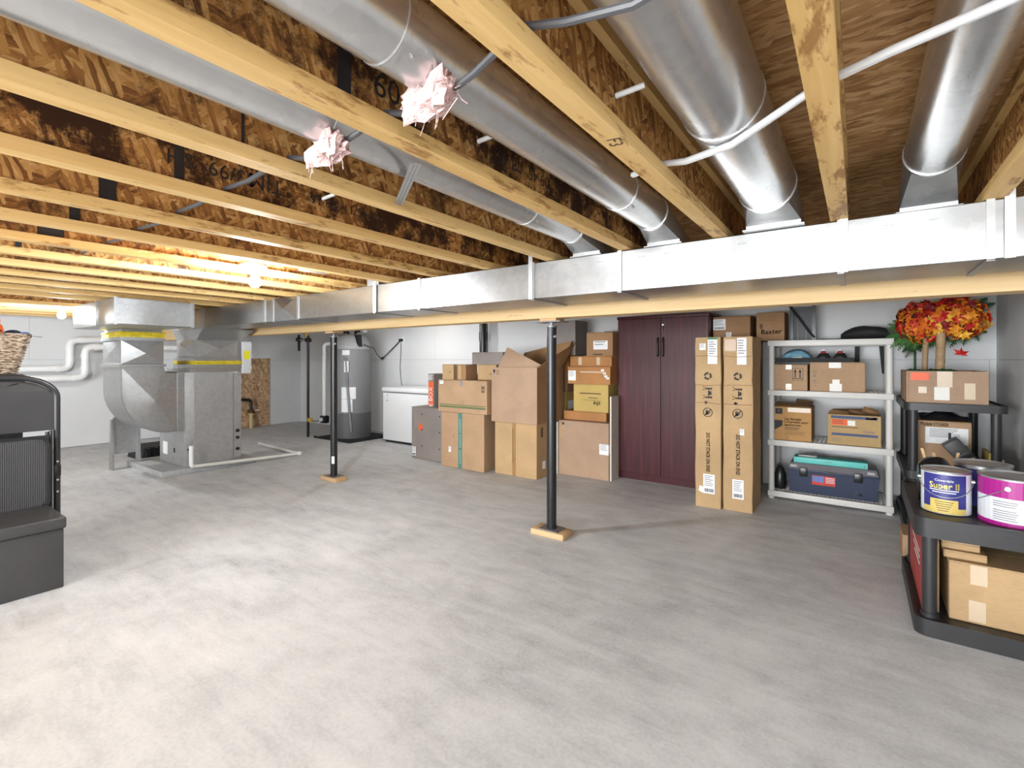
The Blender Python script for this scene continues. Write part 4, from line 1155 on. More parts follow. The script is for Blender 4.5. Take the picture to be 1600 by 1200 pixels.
# black boot tray with shoes and a blue bag
tr = thing('boot_tray', 'long black tray lying across the two upper shelf cartons', 'tray', (-.3, 5.0, 1.2), None)
MB().box(-.60, -.03, 4.84, 5.16, 1.1985, 1.206).build('base', M_BLKM, tr)
for a in ((-.60, -.03, 4.84, 4.852), (-.60, -.03, 5.148, 5.16), (-.60, -.588, 4.8525, 5.1475), (-.042, -.03, 4.8525, 5.1475)):
    MB().box(*a, 1.2062, 1.235).build('rim', M_BLKM, tr)
def shoe(x, y, label):
    t = thing('shoe', label, 'shoe', (x, y, 1.207), 'dark sneakers on the tray')
    # lofted along y: heel to toe seen from the toe end
    def ring(yy, w, h, z0):
        return [(x + w*math.cos(a), yy, z0 + (h*max(0, math.sin(a)) if math.sin(a) > 0 else 0)) for a in [2*math.pi*k/16 for k in range(16)]]
    MB().loft([ring(y-.14, .03, .022, 1.222), ring(y-.11, .050, .038, 1.222), ring(y-.04, .054, .052, 1.222), ring(y+.04, .05, .070, 1.222), ring(y+.12, .042, .078, 1.222)], True).build('upper', plain('dark_shoe', (.03, .03, .032), .6), t)
    MB().prism_z([(x+.05*math.cos(a)*(.9 if math.sin(a) > 0 else 1), y-.01+.14*math.sin(a)) for a in [2*math.pi*k/18 for k in range(18)]], 1.2065, 1.222).build('sole', plain('grey_sole', (.28, .28, .28), .7), t)
    MB().rbox(x-.022, x+.022, y-.06, y+.07, 1.272, 1.294, .008).build('tongue', plain('dark_red_cloth', (.22, .02, .025), .8), t)
    for k in range(3):
        MB().tube([(x-.03, y-.05+k*.035, 1.277+k*.008), (x, y-.05+k*.035, 1.302+k*.006), (x+.03, y-.05+k*.035, 1.277+k*.008)], .003, 6).build('lace', M_PAPER, t)
shoe(-.245, 5.0, 'dark sneaker with red tongue on the tray, next to the blue bag')
shoe(-.125, 5.0, 'dark sneaker with red tongue on the tray, at the right end')
bgm = MB()
rings = []
for i in range(9):
    q = i/8
    h = .03 + .075*math.sin(math.pi*min(1, q*1.02))**.6
    rings.append([(-.56 + .235*q, 5.0 + .10*math.cos(a), 1.2075 + max(0, h*(.5+.5*math.sin(a)))*(1 + .08*math.sin(5*a + 3*q))) for a in [2*math.pi*k/16 for k in range(16)]])
bgm.loft(rings, True)
bl = thing('folded_bag', 'crumpled pale blue bag on the boot tray', 'bag', (-.45, 5.0, 1.2075))
bgm.build('body', plain('pale_blue_cloth', (.16, .33, .45), .6, var=.3, scale=20, bump=.4, bscale=30), bl)
MB().hexa([(-.50,4.87,1.2075),(-.36,4.87,1.2075),(-.36,4.90,1.2075),(-.50,4.90,1.2075),(-.47,4.875,1.24),(-.40,4.875,1.245),(-.40,4.895,1.245),(-.47,4.895,1.24)]).build('paper_insert', plain('cream_paper', (.62, .55, .36), .7), bl)
sb = thing('wall_bracket', 'dark shelf bracket leg standing behind the wide carton', 'bracket', (-.005, 5.22, .955))
MB().box(-.025, .01, 5.215, 5.225, .956, 1.336).build('strut', M_BLKM, sb)
MB().hexa([(.165,5.2,1.1),(.178,5.2,1.1),(.178,5.21,1.1),(.165,5.21,1.1),(.145,5.2,1.336),(.178,5.2,1.336),(.178,5.21,1.336),(.145,5.21,1.336)]).build('gusset', M_BLKM, sb)

M_LAP = cardboard('cardboard_sponge', (.45, .255, .10))
c = carton('carton', 'Lap Sponges carton with black corner print on the third tier', -.609, -.322, 4.83, 5.16, .5175, .808, M_LAP, flaps=False)
flap2 = MB().hexa([(-.60,4.85,.809),(-.33,4.85,.809),(-.33,4.98,.825),(-.60,4.98,.84),(-.60,4.85,.812),(-.33,4.85,.812),(-.33,4.98,.828),(-.60,4.98,.843)])
flap2.build('flap', C_DARK, c)
MB().hexa([(-.46,4.99,.809),(-.33,4.99,.809),(-.33,5.15,.84),(-.46,5.15,.86),(-.46,4.99,.812),(-.33,4.99,.812),(-.33,5.15,.844),(-.46,5.15,.864)]).build('flap', C_DARK, c)
slab(c, -.595, -.54, .745, .795, 4.83, M_INK, 'black_logo')
text('+', .03, (-.5675, 4.8283, .772), '-y', C_TAN2, c)
flat([[(-.609+.003, .60), (-.609+.003, .69), (-.54, .69), (-.54, .645)]], 4.83, M_INK, c, 'black_corner_print')
for k, s in enumerate(('Lap Sponges', 'Compresses pour', 'laparotomie')):
    text(s, .030, (-.523 + (.062, .083, .060)[k], 4.8283, .705 - k*.026), '-y', M_BROWNINK, c, sx=.85, bold=.0008)
lines(c, -.523, -.40, .605, .632, 4.83, 2, M_BROWNINK, .45, 3)
lines(c, -.523, -.36, .56, .60, 4.83, 4, M_BROWNINK, .22, 4)
text('24', .022, (-.505, 4.8283, .540), '-y', M_BROWNINK, c)
slab(c, -.50, -.33, .765, .803, 4.83, M_TAPE, 'tape')

M_BX2 = cardboard('cardboard_pale_gold', (.47, .32, .15))
c = carton('carton', 'pale carton with blue stripes and crumpled flaps on the third tier', -.209, .149, 4.83, 5.14, .5175, .768, M_BX2, flaps=False)
M_BLUEP = plain('blue_print', (.035, .065, .16), .6)
slab(c, -.185, .125, .735, .757, 4.83, M_BLUEP, 'blue_stripe'); slab(c, -.18, .128, .595, .615, 4.83, M_BLUEP, 'blue_stripe')
slab(c, -.18, -.075, .68, .727, 4.83, M_ORANGE, 'orange_label'); slab(c, -.07, -.02, .68, .722, 4.83, M_TAPEW, 'paper_patch')
lines(c, -.175, -.085, .683, .723, 4.83, 3, M_BROWNINK, .3, 3)
lines(c, -.18, 0, .66, .668, 4.83, 1, M_BROWNINK, .7, 9, ragged=0)
text('Derma', .026, (.07, 4.8283, .637), '-y', M_BLUEP, c)
lines(c, -.175, -.09, .54, .57, 4.83, 3, M_GREYINK, .3, 6)
paper(c, .05, .12, .737, .755, 4.83, 2, 1, bars=False)
for (a, b2, yy, za, zb) in ((-.205, -.06, 4.84, .80, .79), (-.08, .06, 4.95, .80, .785), (.02, .145, 5.0, .825, .80), (-.2, .05, 5.06, .79, .80)):
    MB().hexa([(a,yy,.7685),(b2,yy,.7685),(b2,yy+.012,.7685),(a,yy+.012,.7685),(a+.02,yy+.05,za),(b2-.01,yy+.06,zb),(b2-.01,yy+.065,zb),(a+.02,yy+.055,za)]).build('flap', C_DARK, c)

# toolbox
tb = thing('toolbox', 'navy plastic toolbox with grey lid on the bottom white shelf', 'toolbox', (-.185, 5.0, .071))
M_NAVY = plain('navy_plastic', (.022, .035, .075), .45, var=.08)
M_LIDG = plain('grey_lid_plastic', (.15, .145, .16), .5, var=.08)
MB().hexa([(-.49,4.885,.0705),(.125,4.885,.0705),(.125,5.14,.0705),(-.49,5.14,.0705),(-.503,4.865,.258),(.138,4.865,.258),(.138,5.15,.258),(-.503,5.15,.258)]).build('body', M_NAVY, tb)
MB().rbox(-.507, .142, 4.858, 5.154, .2585, .275, .004).build('lip', M_NAVY, tb)
MB().hexa([(-.50,4.862,.2755),(.135,4.862,.2755),(.135,5.15,.2755),(-.50,5.15,.2755),(-.485,4.885,.322),(.12,4.885,.322),(.12,5.13,.322),(-.485,5.13,.322)]).build('lid', M_LIDG, tb)
for x in (-.385, .0):
    MB().rbox(x-.028, x+.028, 4.846, 4.8575, .215, .29, .004).build('latch', M_BLK, tb)
for x in (-.46, .085):
    MB().box(x-.025, x+.025, 4.867, 4.8745, .288, .307).build('lid_inset', plain('pale_grey_inset', (.38, .37, .37), .5), tb)
MB().box(-.215, -.15, 4.85, 4.8575, .262, .274).build('handle_recess', M_BLK, tb)
st = slab(tb, -.322, -.155, .155, .235, 4.866, M_RED, 'flag_sticker', .003)
MB().hexa([(-.32,4.8610,.185),(-.24,4.8610,.175),(-.24,4.8625,.175),(-.32,4.8625,.185),(-.32,4.8610,.228),(-.235,4.8610,.232),(-.235,4.8625,.232),(-.32,4.8625,.228)]).build('blue_field', plain('sticker_blue', (.10, .16, .42), .5), st)
for k in range(4):
    MB().box(-.225, -.16, 4.8612, 4.8625, .180+k*.013, .185+k*.013).build('white_stripe', M_PAPER, st)
text('ALL', .030, (.005, 4.870, .115), '-y', M_PAPER, tb, bold=.001)

tl = thing('teal_box', 'long flat teal box lying on the toolbox', 'box', (-.2, 4.98, .3225))
MB().rbox(-.462, .064, 4.90, 5.06, .3225, .371, .003).build('body', plain('teal_card', (.12, .55, .50), .5, var=.04), tl)
lines(tl, -.23, -.18, .345, .352, 4.9, 1, M_GREYINK, .6, 3)
slab(tl, .038, .048, .335, .35, 4.9, M_GREYINK, 'printed_mark')
wr = thing('wire_rack', 'small clear rack with upright wires behind the teal box front', 'rack', (-.37, 4.97, .3715))
MB().rbox(-.43, -.29, 4.93, 5.03, .3715, .388, .003).build('base', plain('smoke_plastic', (.25, .24, .22), .25), wr)
for x in (-.425, -.30):
    MB().tube([(x, 4.96, .388), (x-.005, 4.96, .41), (x+.008, 4.96, .425), (x+.012, 4.96, .405)], .002, 6).build('wire', M_STEEL, wr)
bb = thing('black_bag', 'small black rounded bag left of the toolbox', 'bag', (-.565, 4.93, .071))
MB().lathe([(.0, .0705), (.042, .073), (.052, .12), (.046, .20), (.026, .255), (.012, .275), (.0, .278)], (-.57, 4.93), 22).build('body', M_BLK, bb)
MB().tube([(-.585, 4.93, .27), (-.575, 4.93, .30), (-.56, 4.93, .27)], .005, 8).build('strap', M_BLKM, bb)

# on top of the white shelving
c = carton('carton', 'tilted brown Baxter carton on the left top of the white shelving', -.758, -.532, 4.90, 5.20, 1.3885, 1.648, C_DARK)
text('Baxter', .062, (-.638, 4.8985, 1.47), '-y', M_BROWNINK, c, 1.5, bold=.0015)
lines(c, -.735, -.56, 1.56, 1.62, 4.9, 4, M_BROWNINK, .12, 3)
slab(c, -.73, -.705, 1.50, 1.545, 4.9, M_BROWNINK, 'printed_mark')
bs = thing('black_stand', 'black frame stand with dark panel on top of the white shelving', 'stand', (-.40, 5.14, 1.389))
for x in (-.50, -.325):
    MB().box(x-.014, x+.014, 5.13, 5.16, 1.389, 1.735).build('upright', M_BLK, bs)
MB().box(-.485, -.34, 5.15, 5.16, 1.40, 1.70).build('panel', plain('charcoal_panel', (.05, .052, .056), .5), bs)
MB().box(-.45, -.385, 5.145, 5.1495, 1.66, 1.666).build('inner_rail', M_BLK, bs)
MB().box(-.453, -.449, 5.145, 5.1495, 1.39, 1.666).build('inner_rail', M_BLK, bs); MB().box(-.388, -.384, 5.145, 5.1495, 1.39, 1.666).build('inner_rail', M_BLK, bs)
MB().tube([(-.52, 5.12, 1.72), (-.44, 5.11, 1.60), (-.36, 5.11, 1.47), (-.32, 5.12, 1.42)], .009, 8).build('strap', M_BLKM, bs)
lb = thing('black_bag', 'flat black bag lying on the right top of the white shelving', 'bag', (.05, 5.03, 1.389))
rings = []
for i in range(11):
    q = i/10
    h = .030 + .085*(math.sin(math.pi*min(1, .08+q*.75))**.8)
    if i == 0: h = .05
    rings.append([(-.12 + .32*q, 5.03 + .12*math.cos(a), 1.3890 + h*(.5+.5*math.sin(a))*(1+.05*math.sin(3*a+9*q))) for a in [2*math.pi*k/18 for k in range(18)]])
MB().loft(rings, True).build('body', M_BLKM, lb)
MB().tube([(-.10, 4.93, 1.40), (-.16, 4.92, 1.394), (-.24, 4.93, 1.396), (-.30, 4.96, 1.394)], .004, 6).build('cord', M_BLKM, lb)

# ================================================================ BLACK SHELVING
def black_unit(label, x0, x1, y0, y1, tiers_, loc):
    t = thing('black_shelving', label, 'shelf', loc, 'black plastic shelving units')
    for k, (a, b) in enumerate(tiers_):
        poly = rrect(x0, x1, y0, y1, .05, 6)
        poly_i = rrect(x0+.012, x1-.012, y0+.012, y1-.012, .04, 6)
        m = MB()
        m.loft([[(x, y, a) for x, y in poly], [(x, y, b) for x, y in poly]], True, False)
        m.loft([[(x, y, b) for x, y in poly], [(x, y, b) for x, y in poly_i], [(x, y, b-.012) for x, y in poly_i]], False, False)
        n = len(poly)
        m.add([(x, y, b-.012) for x, y in poly_i], [tuple(range(n))])
        m.add([(x, y, a) for x, y in poly], [tuple(range(n))[::-1]])
        tr = m.build('shelf_tier', M_SHELFB, t)
        g = MB()
        nx = 8
        for q in range(nx):
            xa = x0+.10 + (x1-x0-.2)*q/nx
            g.box(xa, xa+(x1-x0-.2)/nx*.7, y0+.03, y0+.042, b-.0118, b-.006)
        g.build('deck_rib', M_SHELFB, tr)
    for k in range(len(tiers_)-1):
        za, zb = tiers_[k][1]-.0115, tiers_[k+1][0]-.0003
        for x in (x0+.055, x1-.055):
            for y in (y0+.055, y1-.055):
                MB().cyl((x, y, za), (x, y, zb), .027, 20).build('post', M_SHELFB, t)
                MB().cyl((x, y, za), (x, y, za+.03), .033, 20).build('socket', M_SHELFB, t)
    return t
black_unit('low black plastic shelving holding the paint cans', .205, .80, 2.80, 3.65, [(.0, .075), (.437, .522)], (.5, 3.2, 0))
black_unit('taller black plastic shelving in the corner under the autumn trees', .262, .795, 4.40, 5.29, [(.0, .06), (.385, .44), (.866, .918)], (.52, 4.85, 0))

# paint cans
def bucket(x, y, z, r, h, name, label, bands, grp):
    t = thing(name, label, 'paint can', (x, y, z), grp)
    MB().lathe([(r-.004, z+.0003), (r, z+.004), (r, z+h-.006)], (x, y), 40).build('body', M_STEEL, t)
    MB().lathe([(r+.003, z+h-.0058), (r+.004, z+h), (r-.006, z+h+.002), (r-.010, z+h-.006), (.0, z+h-.007)], (x, y), 40).build('lid', M_STEEL, t)
    for (z0, z1, a0, a1, m, nm) in bands:
        n = 24
        o_ = arc((x, y), r+.0012 + (.0006 if 'panel' in nm else 0), a0, a1, n); i_ = arc((x, y), r+.0002, a1, a0, n)
        MB().loft([[(a, b, z+z0) for a, b in o_+i_], [(a, b, z+z1) for a, b in o_+i_]]).build(nm, m, t)
    return t
def curved_text(s, size, x, y, z, r, ang, m, parent, bold=.0, sx=1.0, name='printed_text'):
    vs, fs = text_mesh(s, size)
    b = MB()
    for ox, oy in ([(0, 0)] if not bold else [(0, 0), (bold, 0), (0, bold), (bold, bold)]):
        out = []
        for v in vs:
            a = R(ang) + (v.x*sx+ox)/r
            out.append((x + (r+.0024)*math.cos(a), y + (r+.0024)*math.sin(a), z + v.y + oy))
        b.add(out, fs)
    return b.build(name, m, parent)
M_CBLUE = plain('can_blue', (.030, .032, .20), .35, var=.2, scale=14)
M_CYEL = plain('can_yellow', (.62, .47, .13), .4, var=.08)
M_CWHT = plain('can_white', (.66, .68, .72), .4, var=.03)
M_MAG = plain('can_magenta', (.36, .008, .22), .35, var=.06)
M_GOLD = plain('gold_print', (.72, .62, .18), .4)
CX, CY, CZ, CR, CH = .334, 3.035, .5105, .088, .198
va = math.degrees(math.atan2(-CY, -CX))      # the side of the can turned to the room
p1 = bucket(CX, CY, CZ, CR, CH, 'paint_can', 'blue and yellow Super II paint can on the low black shelf',
            [(.004, .186, va-110, va+110, M_CWHT, 'white_wrap'), (.032, .183, va-58, va+50, M_CBLUE, 'blue_panel'), (.006, .0315, va-58, va+50, M_CYEL, 'yellow_panel')], 'paint cans')
curved_text('Super II', .038, CX, CY, CZ+.130, CR+.001, va-4, M_GOLD, p1, .0016, .92)
curved_text('Cloverdale', .015, CX, CY, CZ+.156, CR+.001, va-4, M_PAPER, p1, .0005)
for k, (z, w_) in enumerate(((.110, .105), (.100, .085))):
    o_ = arc((CX, CY), CR+.0028, va-4-w_/CR*28, va-4+w_/CR*28, 12); i_ = arc((CX, CY), CR+.0018, va-4+w_/CR*28, va-4-w_/CR*28, 12)
    MB().loft([[(a, b, CZ+z) for a, b in o_+i_], [(a, b, CZ+z+.004) for a, b in o_+i_]]).build('printed_line', M_PAPER, p1)
o_ = arc((CX, CY), CR+.0030, va-36, va+28, 14); i_ = arc((CX, CY), CR+.0018, va+28, va-36, 14)
lb_ = MB().loft([[(a, b, CZ+.008) for a, b in o_+i_], [(a, b, CZ+.070) for a, b in o_+i_]]).build('tint_label', M_CYEL, p1)
for k in range(5):
    q0, q1 = va-26+k*2, va+18-k*3
    o_ = arc((CX, CY), CR+.0036, q0, q1, 10); i_ = arc((CX, CY), CR+.0031, q1, q0, 10)
    MB().loft([[(a, b, CZ+.058-k*.010) for a, b in o_+i_], [(a, b, CZ+.061-k*.010) for a, b in o_+i_]]).build('printed_line', M_BROWNINK, lb_)
def bail(x, y, z, r, yaw, drop, parent, up=0):
    pts = []
    for i in range(17):
        q = math.pi*i/16
        lx, ly = r*math.cos(q), r*1.0*math.sin(q)
        c_, s_ = math.cos(R(yaw)), math.sin(R(yaw))
        pts.append((x + lx*c_ - ly*.28*s_*0 + (ly*math.cos(R(yaw-90)))*(.95 if not up else .25), y + lx*s_ + (ly*math.sin(R(yaw-90)))*(.95 if not up else .25), z + (up if up else -drop)*math.sin(q)))
    MB().tube(pts, .0022, 6).build('bail_handle', M_STEEL, parent)
    for s in (1, -1):
        MB().cyl((x+s*(r-.006)*math.cos(R(yaw)), y+s*(r-.006)*math.sin(R(yaw)), z), (x+s*(r+.006)*math.cos(R(yaw)), y+s*(r+.006)*math.sin(R(yaw)), z), .010, 12).build('ear', M_STEEL, parent)
bail(CX, CY, CZ+.15, CR+.006, va+90, .07, p1)
CX2, CY2, CR2 = .556, 2.985, .118
va2 = math.degrees(math.atan2(-CY2, -CX2))
p2 = bucket(CX2, CY2, CZ, CR2, .205, 'paint_can', 'wide magenta and white paint can at the right edge',
            [(.004, .150, va2-120, va2+120, M_CWHT, 'white_wrap'), (.122, .196, va2-120, va2+120, M_MAG, 'magenta_panel'), (.001, .020, va2-120, va2+120, M_MAG, 'magenta_panel')], 'paint cans')
for k in range(9):
    if k == 3: continue
    o_ = arc((CX2, CY2), CR2+.0022, va2-34, va2+4-(k*7) % 5, 10); i_ = arc((CX2, CY2), CR2+.0014, va2+4-(k*7) % 5, va2-34, 10)
    MB().loft([[(a, b, CZ+.105-k*.0095) for a, b in o_+i_], [(a, b, CZ+.108-k*.0095) for a, b in o_+i_]]).build('printed_line', M_GREYINK, p2)
bail(CX2, CY2, CZ+.165, CR2+.006, va2-10, .08, p2)
bucket(.50, 3.30, CZ, .105, .20, 'paint_can', 'silver-lidded blue can half hidden behind the magenta can', [(.004, .18, 0, 359, M_CBLUE, 'blue_wrap')], 'paint cans')

# things on the low unit
c = carton('carton', 'large golden carton with two pale tape patches on the lowest black shelf', .33, .78, 2.90, 3.32, .0635, .325, C_TAN2)
slab(c, .40, .455, .235, .32, 2.90, M_TAPE, 'tape'); slab(c, .395, .45, .075, .165, 2.90, M_TAPE, 'tape')
c = carton('flat_carton', 'flat golden carton lying on the large carton under the paint cans', .315, .46, 2.93, 3.25, .3255, .36, C_TAN2)
c = carton('flat_carton', 'upper flat golden carton tucked right under the paint can shelf', .31, .44, 2.95, 3.25, .3605, .395, C_TAN2)
c = carton('narrow_carton', 'red-sided carton standing at the left of the lowest black shelf', .240, .300, 2.92, 3.55, .0635, .40, C_TAN)
M_REDC = plain('red_card', (.36, .045, .04), .6)
MB().box(.2385, .2398, 2.93, 3.54, .07, .39).build('red_print', M_REDC, c)
lines_m = MB()
for k in range(3): lines_m.box(.2376, .2384, 3.02, 3.36-.05*k, .30-k*.03, .31-k*.03)
lines_m.build('printed_lines', M_PAPER, c)
c = carton('small_carton', 'small tan carton on the floor between the two black shelving units', .22, .42, 3.80, 4.05, 0, .15, C_TAN)

# things on the corner unit
c = carton('carton', 'Model-numbered tan carton with a wide white label on the corner shelf', .36, .643, 4.60, 4.92, .4285, .779, C_TAN)
text('Model# ST53AEA', .034, (.445, 4.5985, .755), '-y', M_INK, c, sx=.62, bold=.0008)
paper(c, .395, .625, .62, .735, 4.60, 61, 6, bars=False)
MB().box(.52, .535, 4.5975, 4.5984, .63, .70).build('bar_code', M_INK, c)
bg = thing('black_bag', 'crumpled black plastic bag on the model-numbered carton', 'bag', (.5, 4.75, .7795))
rings = []
for i in range(9):
    q = i/8
    rings.append([(.37+.26*q, 4.74+.12*math.cos(a), .7795 + (.03+.035*math.sin(math.pi*q)+.012*math.sin(9*q+2*a))*(.5+.5*math.sin(a))) for a in [2*math.pi*k/16 for k in range(16)]])
MB().loft(rings, True).build('body', plain('black_film', (.012, .012, .014), .18, var=.3, bump=.8, bscale=25), bg)
cs = thing('tool_case', 'tilted black case leaning behind the paint cans', 'case', (.60, 4.5, .43))
Mt = Matrix.Translation((.585, 4.50, .562)) @ Matrix.Rotation(R(-38), 4, 'Y')
m = MB(); m.rbox(-.05, .05, -.05, .05, -.12, .12, .008)
m.v = [tuple(Mt @ Vector(p)) for p in m.v]; m.build('shell', plain('charcoal_case', (.03, .032, .034), .45), cs)
m = MB(); m.rbox(-.052, .052, -.052, -.0505, -.02, .02, .0006); m.v = [tuple(Mt @ Vector(p)) for p in m.v]; m.build('clasp', M_BLK, cs)
for k, (x, col) in enumerate(((.70, (.42, .34, .10)), (.727, (.45, .38, .24)), (.754, (.40, .33, .22)))):
    pbk = MB().hexa([(x,4.45,.429),(x+.018,4.45,.429),(x+.018,4.68,.429),(x,4.68,.429),(x+.006,4.45,.60-.02*k),(x+.024,4.45,.60-.02*k),(x+.024,4.68,.60-.02*k),(x+.006,4.68,.60-.02*k)]).build('paper_folder', plain('folder_%d' % k, col, .7, var=.15, scale=15))
    tag(pbk, ('olive yellow folder standing upright, leftmost of three', 'tan folder standing upright, middle of three', 'brown folder nearest the right wall, smallest of three')[k], 'folder', 'upright folders')
br = thing('brush_bundle', 'bundle of wooden stir sticks and a black-ended brush behind the blue can', 'paint tools', (.36, 3.45, .51))
for k, (dx, tx, h) in enumerate(((-.02, -.05, .22), (0, -.02, .2), (.03, .05, .21), (.05, .09, .19), (.01, -.04, .16))):
    MB().hexa([(.35+dx,3.44,.5105),(.362+dx,3.44,.5105),(.362+dx,3.445,.5105),(.35+dx,3.445,.5105),(.35+dx+tx,3.50,.51+h),(.362+dx+tx,3.50,.51+h),(.362+dx+tx,3.505,.51+h),(.35+dx+tx,3.505,.51+h)]).build('stir_stick', lumber('stick_%d' % k, 'z', (.7, .5, .28), (.55, .36, .18), .1), br)
MB().rbox(.37, .40, 3.42, 3.437, .5105, .66, .004).build('brush', M_BLK, br)
rg = thing('black_rag', 'black tray liner heaped behind the blue paint can', 'tray', (.36, 3.25, .51))
rings = []
for i in range(9):
    q = i/8
    rings.append([(.25+.13*q, 3.24+.08*math.cos(a), .5105 + (.17+.06*math.sin(math.pi*q))*(.5+.5*math.sin(a))*(1+.05*math.sin(7*q+a))) for a in [2*math.pi*k/14 for k in range(14)]])
MB().loft(rings, True).build('liner', plain('black_film', (.012, .012, .014), .18), rg)

# ================================================================ AUTUMN TREES
fb = thing('open_carton', 'low open tan carton with orange sticker holding the autumn trees', 'box', (.49, 4.68, .919))
x0, x1, y0, y1, z0, z1 = .279, .704, 4.45, 5.0, .9185, 1.14
w = .005
for nm, a in (('front_side', (x0, x1, y0, y0+w)), ('back_side', (x0, x1, y1-w, y1)), ('left_side', (x0, x0+w, y0+w+.0003, y1-w-.0003)), ('right_side', (x1-w, x1, y0+w+.0003, y1-w-.0003))):
    MB().box(*a, z0+w, z1).build(nm, C_PINKT, fb)
MB().box(x0, x1, y0, y1, z0, z0+w-.0003).build('bottom', C_PINKT, fb)
slab(fb, .302, .402, 1.075, 1.13, y0, plain('orange_sticker', (.80, .13, .05), .5), 'orange_sticker')
slab(fb, .445, .525, 1.0305, 1.138, y0, M_TAPE, 'tape'); slab(fb, .43, .51, .94, 1.03, y0, M_TAPEW, 'tape')
slab(fb, .345, .39, .985, 1.03, y0, M_TAPE, 'tape'); slab(fb, .585, .64, .95, 1.06, y0, M_TAPE, 'tape')
slab(fb, .290, .293, .925, 1.135, y0, C_DARK, 'edge_fold')

LEAFC = {'dark_red': (.20, .006, .008), 'red': (.50, .010, .008), 'scarlet': (.62, .04, .01), 'orange': (.72, .16, .01), 'amber': (.78, .27, .012), 'yellow': (.80, .42, .03)}
def leaf_mesh(nm, col):
    out = []
    tips = [(90, 1.0), (140, .92), (195, .62), (345, .62), (40, .92)]
    angs = [(90, 1.0), (108, .50), (125, .55), (142, .95), (160, .50), (178, .42), (195, .66), (235, .30), (270, .16), (305, .30), (345, .66), (2, .42), (20, .50), (38, .95), (55, .55), (72, .50)]
    vs = [(0, 0, 0)]
    for a, r in angs:
        vs.append((r*math.cos(R(a)), r*math.sin(R(a)), -.18*r*r + .10*math.cos(R(a*3))))
    fs = [(0, i+1, (i+1) % len(angs) + 1) for i in range(len(angs))]
    m, nt, p = nmat('leaf_' + nm)
    v = coords(nt, (3, 3, 3))
    no = N(nt, 'ShaderNodeTexNoise', i_Scale=1.3, i_Detail=2.0); nt.links.new(v, no.inputs['Vector'])
    r_ = ramp(nt, [(.3, [c_*.62 for c_ in col]), (.7, [min(1, c_*1.15) for c_ in col])])
    nt.links.new(no.outputs['Fac'], r_.inputs['Fac']); nt.links.new(r_.outputs['Color'], p.inputs['Base Color'])
    p.inputs['Roughness'].default_value = .6
    b = MB(); b.add(vs, fs, True)
    return b.mesh('leaf', m)
LM = {k: leaf_mesh(k, v) for k, v in LEAFC.items()}
def blob0(c_, r_, rnd):
    return [[(c_[0]+r_[0]*math.sin(th)*math.cos(q)*(1+rnd.uniform(-.08, .08)), c_[1]+r_[1]*math.sin(th)*math.sin(q)*(1+rnd.uniform(-.08, .08)), c_[2]+r_[2]*math.cos(th)) for q in [2*math.pi*j/16 for j in range(16)]] for th in [math.pi*i/10 for i in range(11)]]
def autumn_tree(bx, by, cx, cy, cz, rx, ry, rz, label, n, tr, seed, wt):
    rnd = random.Random(seed)
    t = thing('autumn_tree', label, 'artificial tree', (bx, by, z0+.006), 'artificial maple trees')
    MB().lathe([(.0, .9245), (.06, .9245), (.075, 1.02), (.078, 1.045), (.0, 1.046)], (bx, by), 20).build('pot', M_BLKM, t)
    k = 14
    MB().tube([(bx+.012*q/k, by, 1.046+(cz-1.046)*q/k) for q in range(k+1)], tr, 14, radii=[tr*(1+.06*(q % 2)) for q in range(k+1)]).build('trunk', lumber('bark_%d' % seed, 'x', (.42, .29, .16), (.26, .17, .09), .3), t)
    keys = list(LEAFC)
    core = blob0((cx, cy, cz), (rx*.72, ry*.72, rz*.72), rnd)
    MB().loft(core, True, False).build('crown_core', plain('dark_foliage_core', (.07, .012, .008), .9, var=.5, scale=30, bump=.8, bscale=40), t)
    for q in range(n):
        # points on a squashed sphere, denser towards the room
        while True:
            d = Vector((rnd.gauss(0, 1), rnd.gauss(0, 1), rnd.gauss(0, 1))).normalized()
            if d.y < .35 or rnd.random() < .3: break
        rr = rnd.uniform(.70, 1.0)
        pos = Vector((cx+d.x*rx*rr, cy+d.y*ry*rr, cz+d.z*rz*rr))
        if pos.z > ZJ-.03 or pos.x > XR-.04: continue
        # lighter yellow leaves low, reds high and at the sides
        h = (1 - d.z)/2
        wts = [wt[0]*(1.3-h), wt[1]*1.1, wt[2], wt[3]*(.6+h), wt[4]*(.3+1.2*h), wt[5]*(.1+1.3*h)]
        key = rnd.choices(keys, wts)[0]
        o = bpy.data.objects.new('leaf', LM[key])
        sc = rnd.uniform(.042, .066)
        nrm = (d + Vector((rnd.uniform(-.5, .5), rnd.uniform(-.5, .5), rnd.uniform(-.5, .5)))).normalized()
        qt = nrm.to_track_quat('Z', 'Y').to_matrix().to_4x4()
        o.matrix_basis = Matrix.Translation(pos) @ qt @ Matrix.Rotation(rnd.uniform(0, 6.28), 4, 'Z') @ Matrix.Diagonal((sc, sc, sc, 1))
        COL.objects.link(o); attach(o, t)
    return t
autumn_tree(.40, 4.72, .395, 4.72, 1.50, .165, .16, .16, 'left autumn maple tree with mostly red and orange leaves', 190, .017, 11, (1.0, 1.6, 1.0, 1.1, .7, .4))
autumn_tree(.470, 4.58, .545, 4.62, 1.505, .20, .17, .155, 'right autumn maple tree with wrapped trunk and yellow-orange leaves', 250, .026, 12, (.4, .9, .9, 1.2, 1.7, 1.7))
o = bpy.data.objects.new('fallen_leaf', LM['red']); o.location = (.59, 4.62, 1.262); o.rotation_euler = (R(78), R(10), R(10)); o.scale = (.062, .05, .05)
COL.objects.link(o); tag(o, 'single red maple leaf hanging low right of the wrapped trunk', 'leaf')
fe = thing('fern_bush', 'green artificial fern fronds behind the left autumn tree', 'artificial plant', (.36, 4.9, .9245))
